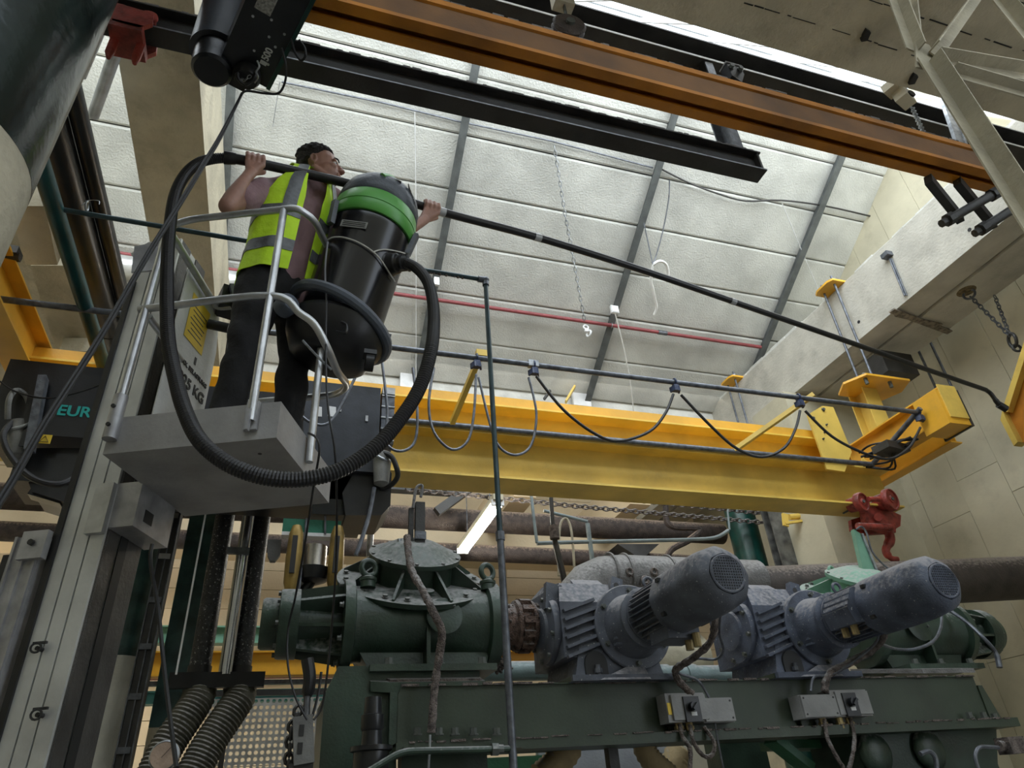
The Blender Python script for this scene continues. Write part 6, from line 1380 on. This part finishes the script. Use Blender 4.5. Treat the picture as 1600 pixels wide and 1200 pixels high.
pipe('far_pipe', 'dark pipe just above the left motor cowl at the back', [(4.6, 9.1, 2.85 + EYE), (7.9, 9.1, 2.8 + EYE)], .12, pipeb)
for z_, lb in ((2.5, 'upper short dark pipe behind the right column'), (2.1, 'lower short dark pipe behind the right column')):
    pipe('far_pipe', lb, [(6.0, 9.3, z_ + .55 + EYE), (7.8, 9.3, z_ + .55 + EYE)], .15, pipeb)
pipe('grey_green_pipe', 'pale grey-green pipe running behind the base beam', [(.9, 5.6, 1.00 + EYE), (2.2, 5.6, 1.00 + EYE)], .075, mat('grey_green_pipe_paint', (.16, .22, .22), .35, dust=.2, dirt=.3), joints=[((1.35, 5.6, 1.00 + EYE), (1, 0, 0))])
pipe('grey_green_pipe', 'pale grey-green pipe with collars between the two gear motors', [(2.75, 5.2, .88 + EYE), (4.3, 5.2, .88 + EYE)], .075, MATS['grey_green_pipe_paint'], joints=[((2.95, 5.2, .88 + EYE), (1, 0, 0)), ((3.2, 5.2, .88 + EYE), (1, 0, 0))])
single('far_yellow_beam', MB().ibeam((-2.4, 7.4, 1.30 + EYE), (4.4, 7.4, 1.30 + EYE), .22, .14), yell, 'yellow beam low at the back behind the green machines', 'beam')
single('far_green_rail', MB().ibeam((-2.6, 7.9, 1.70 + EYE), (1.6, 7.9, 1.70 + EYE), .17, .14), tgreen, 'pale green bolted rail at the back left of the green housing', 'rail')
single('far_green_rail', MB().ibeam((-2.6, 7.6, 1.10 + EYE), (.6, 7.6, 1.10 + EYE), .11, .14), mat('turquoise_rail_paint', (.10, .34, .32), .45), 'turquoise rail low at the back above the perforated guard', 'rail')
single('far_grey_strip', MB().b2((-2.6, 7.45, 1.24 + EYE), (1.2, 7.5, 1.28 + EYE)), galvd, 'grey strip under the far yellow beam', 'rail')
single('far_green_strip', MB().b2((.9, 10.9, 3.05 + EYE), (3.2, 11.0, 3.13 + EYE)), mat('leaf_green_paint', (.20, .36, .12), .5), 'thin green strip on the far wall behind the domed cover', 'strip')
for z_, lb in ((2.55, 'upper'), (2.0, 'lower')):
    single('far_conduit', MB().cyl((-2.8, 11.4, z_ + EYE), (2.6, 11.4, z_ + EYE), .03, 8), galvd if z_ > 2.2 else MATS['dark_red_pipe_paint'], lb + ' thin pipe along the far wall left of the green housing', 'pipe')
# chains across the back
for z0_, z1_, lb in ((3.62, 3.50, 'upper'), (3.42, 3.36, 'lower')):
    c = MB(); chain([(1.3, 7.6, z0_ + EYE), (3.5, 7.6, (z0_ + z1_) / 2 - .06 + EYE), (6.3, 7.6, z1_ - .1 + EYE)], .10, .030, .011, c)
    single('slack_chain', c, dustm, lb + ' slack dusty chain stretched across under the crane girder', 'chain', kind='thing')
# thin grey pipe frame hanging below the girder
t = thing('hanging_pipework', 'thin grey-green pipe frame hanging below the girder right of the lamp', 'pipe frame', at(840, 848, Y=6.5))
gp = mat('grey_green_thin_pipe', (.20, .25, .26), .5, dust=.2)
Yq = 6.5
part('left_drop', MB().tube([at(830, 772, Y=Yq), at(834, 810, Y=Yq), at(839, 848, Y=Yq)], .018, 8), gp, t)
part('bottom_run', MB().tube(catm([at(839, 849, Y=Yq), at(900, 847, Y=Yq), at(1000, 845, Y=Yq), at(1080, 843, Y=Yq), at(1118, 840, Y=Yq), at(1138, 829, Y=Yq)], 4), .022, 8), gp, t)
part('right_drop', MB().tube([at(1140, 828, Y=Yq), at(1137, 800, Y=Yq), at(1140, 780, Y=Yq)], .012, 8), gp, t)
part('middle_drop', MB().tube([at(918, 818, Y=Yq), at(922, 848, Y=Yq), at(926, 880, Y=Yq)], .026, 8), gp, t)
part('slant_run', MB().tube([at(850, 798, Y=Yq), at(918, 815, Y=Yq)], .018, 8), gp, t)
part('hoop', MB().tube(catm([at(873, 900, Y=Yq), at(873, 850, Y=Yq), at(876, 818, Y=Yq), at(884, 810, Y=Yq), at(891, 822, Y=Yq), at(895, 850, Y=Yq), at(898, 900, Y=Yq)], 5), .014, 8), mat('yellowed_tube', (.42, .38, .28), .6), t)
single('dark_rod', MB().tube([at(861, 778, Y=6.3), at(864, 830, Y=6.3), at(868, 850, Y=6.3), at(886, 925, Y=6.2)], [.022, .022, .03, .034], 10), darks, 'dark jointed rod hanging past the pipe frame to behind the left gear motor', 'rod')
single('rod_collar', MB().cyl(at(865, 822, Y=6.28), at(867, 842, Y=6.28), .05, 12), dustm, 'dusty collar on the dark jointed rod', 'collar')
single('dusty_bracket', MB().tube(catm([at(1040, 790, Y=8.3), at(1042, 815, Y=8.3), at(1055, 824, Y=8.3), at(1085, 825, Y=8.3), at(1093, 830, Y=8.3), at(1075, 845, Y=8.3), at(1050, 858, Y=8.3), at(1040, 875, Y=8.3)], 4), .045, 8), pipeb, 'bent brown dusty bracket on the far pipes', 'bracket')
single('far_hopper', MB().prism([at(965, 850, Y=8.8), at(1030, 850, Y=8.8), at(1012, 866, Y=8.8), at(1000, 880, Y=8.8), at(990, 866, Y=8.8)], (0, .5, 0)), darks, 'dark funnel shape under the far pipes', 'funnel')
single('far_dark_duct', MB().b2((.9, 8.7, 3.9 + EYE), (2.2, 8.85, 4.2 + EYE)), darks, 'dark steel box behind the right end of the rope hoist', 'duct')
single('far_roof_brace', MB().bar((1.9, 8.7, 3.6 + EYE), (2.9, 8.7, 4.4 + EYE), .12, .1, up=(0, 1, 0)), darks, 'slanting dark brace beside the fluorescent lamp', 'brace')

# columns on the right at the back and grey H-post
t = thing('steel_column', 'dark green round column at the back behind the right gear motor', 'column', (6.25, 8.0, 0)); t['kind'] = 'structure'
part('shaft', MB().cyl((6.25, 8.0, 0), (6.25, 8.0, 4.6 + EYE), .21, 32), dgreen, t)
t = thing('steel_column', 'grey H-section column beside the green one', 'column', (6.3, 7.4, 0)); t['kind'] = 'structure'
part('shaft', MB().ibeam((6.30, 7.28, 0), (6.30, 7.28, 4.2 + EYE), .16, .28, .02, .015, up=(0, 1, 0)), mat('worn_grey_steel', (.14, .14, .13), .55, var=.3, dirt=.3, metal=.3), t)
single('yellow_guide', MB().bar(at(1226, 818, Y=7.0), at(1268, 812, Y=7.0), .05, .03).bar(at(1228, 822, Y=7.0), at(1226, 803, Y=7.0), .08, .03, up=(0, 1, 0)).cyl(at(1233, 808, Y=7.02), at(1262, 806, Y=7.02), .04, 10), yell2, 'small yellow cable guide behind the end of the girder', 'cable guide')

# vertical pipes with flexible hoses, left of the machine
spk = mat('speckled_black_pipe', (.022, .023, .027), .45, var=.3, scale=40, bump=.2, specks=1)
ribm = mat('olive_ribbed_hose', (.085, .082, .060), .75, var=.15, dust=.3)
def ribbed(name, label, pts, r, m_, st_=.035, dp=.05, cat='hose'):
    P = catm(pts, 8); Ls = [0]
    for a, b in zip(P, P[1:]): Ls.append(Ls[-1] + (b - a).length)
    n = max(4, int(Ls[-1] / st_ * 2)); out = []
    for i in range(n + 1):
        s_ = Ls[-1] * i / n; k = max(j for j in range(len(Ls)) if Ls[j] <= s_ + 1e-9); k = min(k, len(P) - 2)
        out.append(P[k].lerp(P[k + 1], (s_ - Ls[k]) / max(1e-6, Ls[k + 1] - Ls[k])))
    return single(name, MB().tube(out, [r * (1 + (dp if i % 2 else -dp)) for i in range(n + 1)], 20), m_, label, cat, sharp=60)
Yv = 5.6
for i, (a, b, lb) in enumerate((((351, 805), (310, 1065), 'left'), ((407, 805), (375, 1065), 'right'))):
    top_ = at(*a, Y=Yv); bot = at(*b, Y=Yv); x_ = (top_.x + bot.x) / 2
    t = thing('black_pipe', lb + ' speckled black vertical pipe left of the green machine', 'pipe', (x_, Yv, bot.z))
    part('pipe_run', MB().cyl((x_, Yv, bot.z), (x_, Yv, 3.1 + EYE), .072, 22), spk, t)
    part('hose_clamp', MB().cyl((x_, Yv, bot.z), (x_, Yv, bot.z + .10), .080, 22), blackp, t)
    hx = [(312, 1068), (310, 1090), (292, 1120), (262, 1165), (238, 1215)] if i == 0 else [(374, 1068), (374, 1090), (355, 1120), (325, 1165), (298, 1215)]
    ribbed('ribbed_hose', lb + ' olive ribbed hose bending down from the speckled black pipe', [at(x, y, Y=Yv - .05 * k) for k, (x, y) in enumerate(hx)], .105, ribm, .026, .05)
single('pipe_bracket', MB().box(at(340, 1063, Y=Yv - .1), (.62, .06, .10)), blackm, 'black bracket joining the two vertical black pipes', 'bracket')
single('chrome_tube', MB().cyl((at(382, 860, Y=5.5).x, 5.5, .98 + EYE), (at(382, 860, Y=5.5).x, 5.5, 3.0 + EYE), .040, 18), mat('polished_tube', (.5, .52, .58), .18, metal=1, var=.05, bump=0), 'polished steel tube between the two vertical black pipes', 'tube')
single('pale_strip', MB().b2((at(374, 880, Y=5.56).x - .03, 5.54, .98 + EYE), (at(374, 880, Y=5.56).x, 5.58, 2.6 + EYE)), creamw, 'pale strip beside the polished tube', 'strip')
single('strap_bracket', MB().box(at(372, 861, Y=5.46), (.16, .03, .05)), galvd, 'grey strap across the polished tube', 'bracket')
a = at(318, 820, Y=5.3); c = MB().tube([a + V((0, 0, .6)), a, V((a.x, 5.3, .95 + EYE))], .007, 6); single('hanging_rope', c, whitep, 'pale rope hanging left of the speckled black pipes', 'rope', kind='thing')
# green and white column, trunking, dark green column
t = thing('pipe_column', 'slim column behind the mast, teal above and white below', 'column', (-1.07, 6.0, 0)); t['kind'] = 'structure'
part('upper_shaft', MB().cyl((-1.075, 6.0, 1.19 + EYE), (-1.075, 6.0, 3.6 + EYE), .13, 28), mat('faded_teal_paint', (.035, .085, .085), .4, var=.25, dirt=.2), t)
part('lower_shaft', MB().cyl((-1.075, 6.0, 0), (-1.075, 6.0, 1.19 + EYE), .131, 28), whitec, t, 'white lower part')
t = thing('cable_trunking', 'dark slotted cable trunking between the slim column and the green plate', 'trunking', (-.88, 5.7, 0))
part('trunk', MB().b2((-.93, 5.7, 0), (-.83, 5.85, 2.9 + EYE)), darks, t)
for dx in (-.93, -.878, -.833): part('trunk_lip', MB().b2((dx, 5.685, .0), (dx + .008, 5.70, 2.4 + EYE)), galvd, t)
for k in range(7): part('trunk_bracket', MB().b2((-.92, 5.68, .2 + .33 * k + EYE), (-.84, 5.69, .24 + .33 * k + EYE)), alum if k > 4 else galvd, t)
t = thing('steel_column', 'flat dark green column left of the speckled black pipes', 'column', (-.70, 6.1, 0)); t['kind'] = 'structure'
part('upper_shaft', MB().b2((-.80, 6.0, .72 + EYE), (-.58, 6.2, 2.9 + EYE)), MATS['faded_teal_paint'], t)
part('lower_shaft', MB().b2((-.80, 6.001, 0), (-.58, 6.2, .72 + EYE)), creamc, t, 'cream lower part')
single('blue_grey_tube', MB().cyl(at(581, 800, Y=6.2), at(577, 870, Y=6.2), .03, 12), galv, 'pale vertical tube behind the domed cover, beside the hoist cable', 'tube')
# pressure gauge
g = at(256, 1181, Y=4.6)
t = thing('pressure_gauge', 'round pressure gauge with a tan face at the bottom left', 'gauge', g)
part('case', MB().lathe(g, (-.2, -1, 0), [(-.03, .02), (-.03, .075), (.0, .078), (.005, .07), (-.006, .068), (-.006, .01)], 30), galv, t)
part('dial', MB().cyl(g + V((0, -.004, 0)), g + V((0, -.006, 0)), .067, 28), mat('tan_dial', (.45, .33, .25), .5, var=.1), t)
part('needle', MB().bar(g + V((-.01, -.012, -.01)), g + V((.03, -.012, .04)), .005, .002), blackt, t)
# perforated guard at the back
t = thing('perforated_guard', 'perforated metal guard sheet low behind the ribbed hoses', 'guard', (-.2, 7.2, .2 + EYE))
pm = MB(); xs0, xs1, zs0, zs1 = -.50, .62, .30 + EYE, 1.10 + EYE; s_ = .052
nx = int((xs1 - xs0) / s_); nz_ = int((zs1 - zs0) / s_)
for i in range(nx):
    for j in range(nz_):
        x = xs0 + i * s_; z_ = zs0 + j * s_
        o_ = [(x, z_), (x + s_, z_), (x + s_, z_ + s_), (x, z_ + s_)]
        c_ = [(x + s_ / 2 + math.cos(q_) * s_ * .33, z_ + s_ / 2 + math.sin(q_) * s_ * .33) for q_ in [math.pi * 5 / 4 + k * math.pi / 4 for k in range(8)]]
        vs = [V((a, 7.2, b)) for a, b in o_ + c_]
        pm.add(vs, [(0, 1, 6, 5, 4), (1, 2, 8, 7, 6), (2, 3, 10, 9, 8), (3, 0, 4, 11, 10)])
part('perforated_sheet', pm, mat('pale_perforated_steel', (.45, .45, .42), .5), t, kind='stuff', smooth=False)
part('guard_edge', MB().b2((xs0, 7.19, zs1), (xs1, 7.21, zs1 + .05)), darks, t)
part('guard_post', MB().b2((-.35, 7.12, 0), (-.31, 7.17, zs1)), darks, t)
# pendant control and chain left of the frame casting
t = thing('pendant_control', 'grey pendant control box hanging left of the green cast frame', 'control box', at(472, 1180, Y=3.5))
q = at(474, 1156, Y=3.5)
part('case', MB().box(q, (.085, .05, .19), frame3((1, 0, .12), (0, 1, 0))), mat('grey_pendant_case', (.17, .17, .16), .6, dirt=.3), t)
for dz in (.035, -.035): part('button_window', MB().box(q + V((-.012, -.027, dz)), (.02, .005, .045)), blackt, t)
part('bracket', MB().box(q + V((.0, .02, -.13)), (.10, .05, .08)), darks, t)
single('control_cable', MB().tube(catm([at(480, 1030, Y=3.6), at(484, 1060, Y=3.6), at(480, 1090, Y=3.6), at(478, 1130, Y=3.5)], 4), [.03] * 8 + [.016] * 5, 10), blackr, 'thick black cable end above the pendant control', 'cable')
c = MB(); chain([at(468, 1105, Y=3.55), at(455, 1140, Y=3.55), at(450, 1205, Y=3.55)], .05, .018, .008, c); single('pull_chain', c, darks, 'dark chain hanging left of the pendant control', 'chain', kind='thing')
single('control_cable', MB().tube(catm([at(502, 1050, Y=3.55), at(497, 1085, Y=3.55), at(488, 1120, Y=3.55)], 4), .007, 6), blackr, 'thin black cable slanting to the pendant control', 'cable')

# lower middle: yellowish ribbed hoses, grey panel, green legs
yh = mat('tan_ribbed_hose', (.42, .32, .17), .7, var=.12, dust=.15)
ribbed('ribbed_hose', 'tan ribbed hose under the base beam, left of the grey panel', [at(888, 1150, Y=4.6), at(888, 1170, Y=4.6), at(872, 1190, Y=4.6), at(845, 1215, Y=4.6)], .085, yh, .03)
ribbed('ribbed_hose', 'tan ribbed hose curving down under the middle of the base beam', [at(1003, 1150, Y=4.6), at(1008, 1172, Y=4.6), at(1022, 1192, Y=4.6), at(1045, 1212, Y=4.6)], .075, yh, .03)
ribbed('ribbed_hose', 'short tan ribbed hose behind the left switch box cables', [at(1062, 1172, Y=4.8), at(1055, 1190, Y=4.8), at(1050, 1215, Y=4.8)], .09, yh, .03)
single('metal_screen', MB().b2((1.75, 4.9, 0), (2.75, 4.95, .40 + EYE)), mat('pale_grey_panel', (.34, .36, .38), .5, var=.08), 'pale grey metal panel under the base beam between the ribbed hoses', 'panel')
single('white_post', MB().b2((2.85, 4.9, 0), (3.02, 5.0, .40 + EYE)), creamw, 'pale post right of the grey panel', 'post')
single('machine_support', MB().b2((3.1, 4.85, 0), (3.5, 5.05, .38 + EYE)), mgreen, 'dark green leg under the base beam right of the pale post', 'machine leg')
single('dark_post', MB().b2(at(948, 1150, Y=4.0), (at(963, 1150, Y=4.0).x, 4.06, .0)), darks, 'dark upright in front of the grey panel', 'post')
single('green_brace', MB().bar(at(1205, 1155, Y=4.3), at(1262, 1200, Y=4.3), .14, .05).bar(at(1205, 1165, Y=4.4), at(1300, 1165, Y=4.4), .25, .05), mat('mid_green_paint', (.05, .17, .09), .4, dirt=.2), 'brighter green braced plate under the base beam, right', 'brace')
t = thing('green_tank_support', 'mid green frame with a ledge under the beam left of the tan hose', 'frame', (1.5, 5.0, 0))
part('ledge', MB().b2((1.2, 4.8, .26 + EYE), (1.75, 5.2, .34 + EYE)), MATS['mid_green_paint'], t); part('lower_ledge', MB().b2((1.2, 4.9, .08 + EYE), (1.75, 5.2, .16 + EYE)), MATS['mid_green_paint'], t)
single('cream_drum', MB().cyl((3.05, 5.9, 1.12 + EYE), (3.75, 5.9, 1.12 + EYE), .24, 36), mat('cream_cylinder_paint', (.42, .38, .27), .5, dirt=.2), 'cream cylinder between the two gear motors at the back', 'cylinder')
single('dusty_rail', MB().b2((2.72, 5.2, 1.30 + EYE), (3.5, 5.35, 1.36 + EYE)), pipeb, 'dust-topped dark rail between the two gear motors', 'rail')

# fluorescent lamps
def lamp(loc, label, e_=85):
    x, y, z_ = loc
    t = thing('fluorescent_lamp', label, 'lamp', (x, y + .85, z_))
    part('housing', MB().b2((x - .06, y - .05, z_ + .06), (x + .06, y + 1.78, z_ + .13)), creamw, t)
    for dx in (-.05, .05):
        part('tube', MB().cyl((x + dx, y, z_ + .02), (x + dx, y + 1.7, z_ + .02), .019, 12), mat('lit_tube', (1, .96, .86), .5, emit=e_, bump=0, var=0), t, 'lit fluorescent tube')
    for dy in (0, 1.7): part('tube_holder', MB().b2((x - .075, y + dy - .02, z_ - .0), (x + .075, y + dy + .02, z_ + .07)), whitep, t)
    part('hanger_wire', MB().cyl((x, y + .3, z_ + .13), (x, y + .3, z_ + 1.2), .006, 6).cyl((x, y + 1.4, z_ + .13), (x, y + 1.4, z_ + 1.2), .006, 6), galvd, t)
lamp((2.30, 7.2, 3.10 + EYE), 'lit fluorescent lamp glowing behind the thin vertical pipe')
lamp((-3.2, 9.6, 2.2 + EYE), 'lit fluorescent lamp at the left edge low behind the mast')
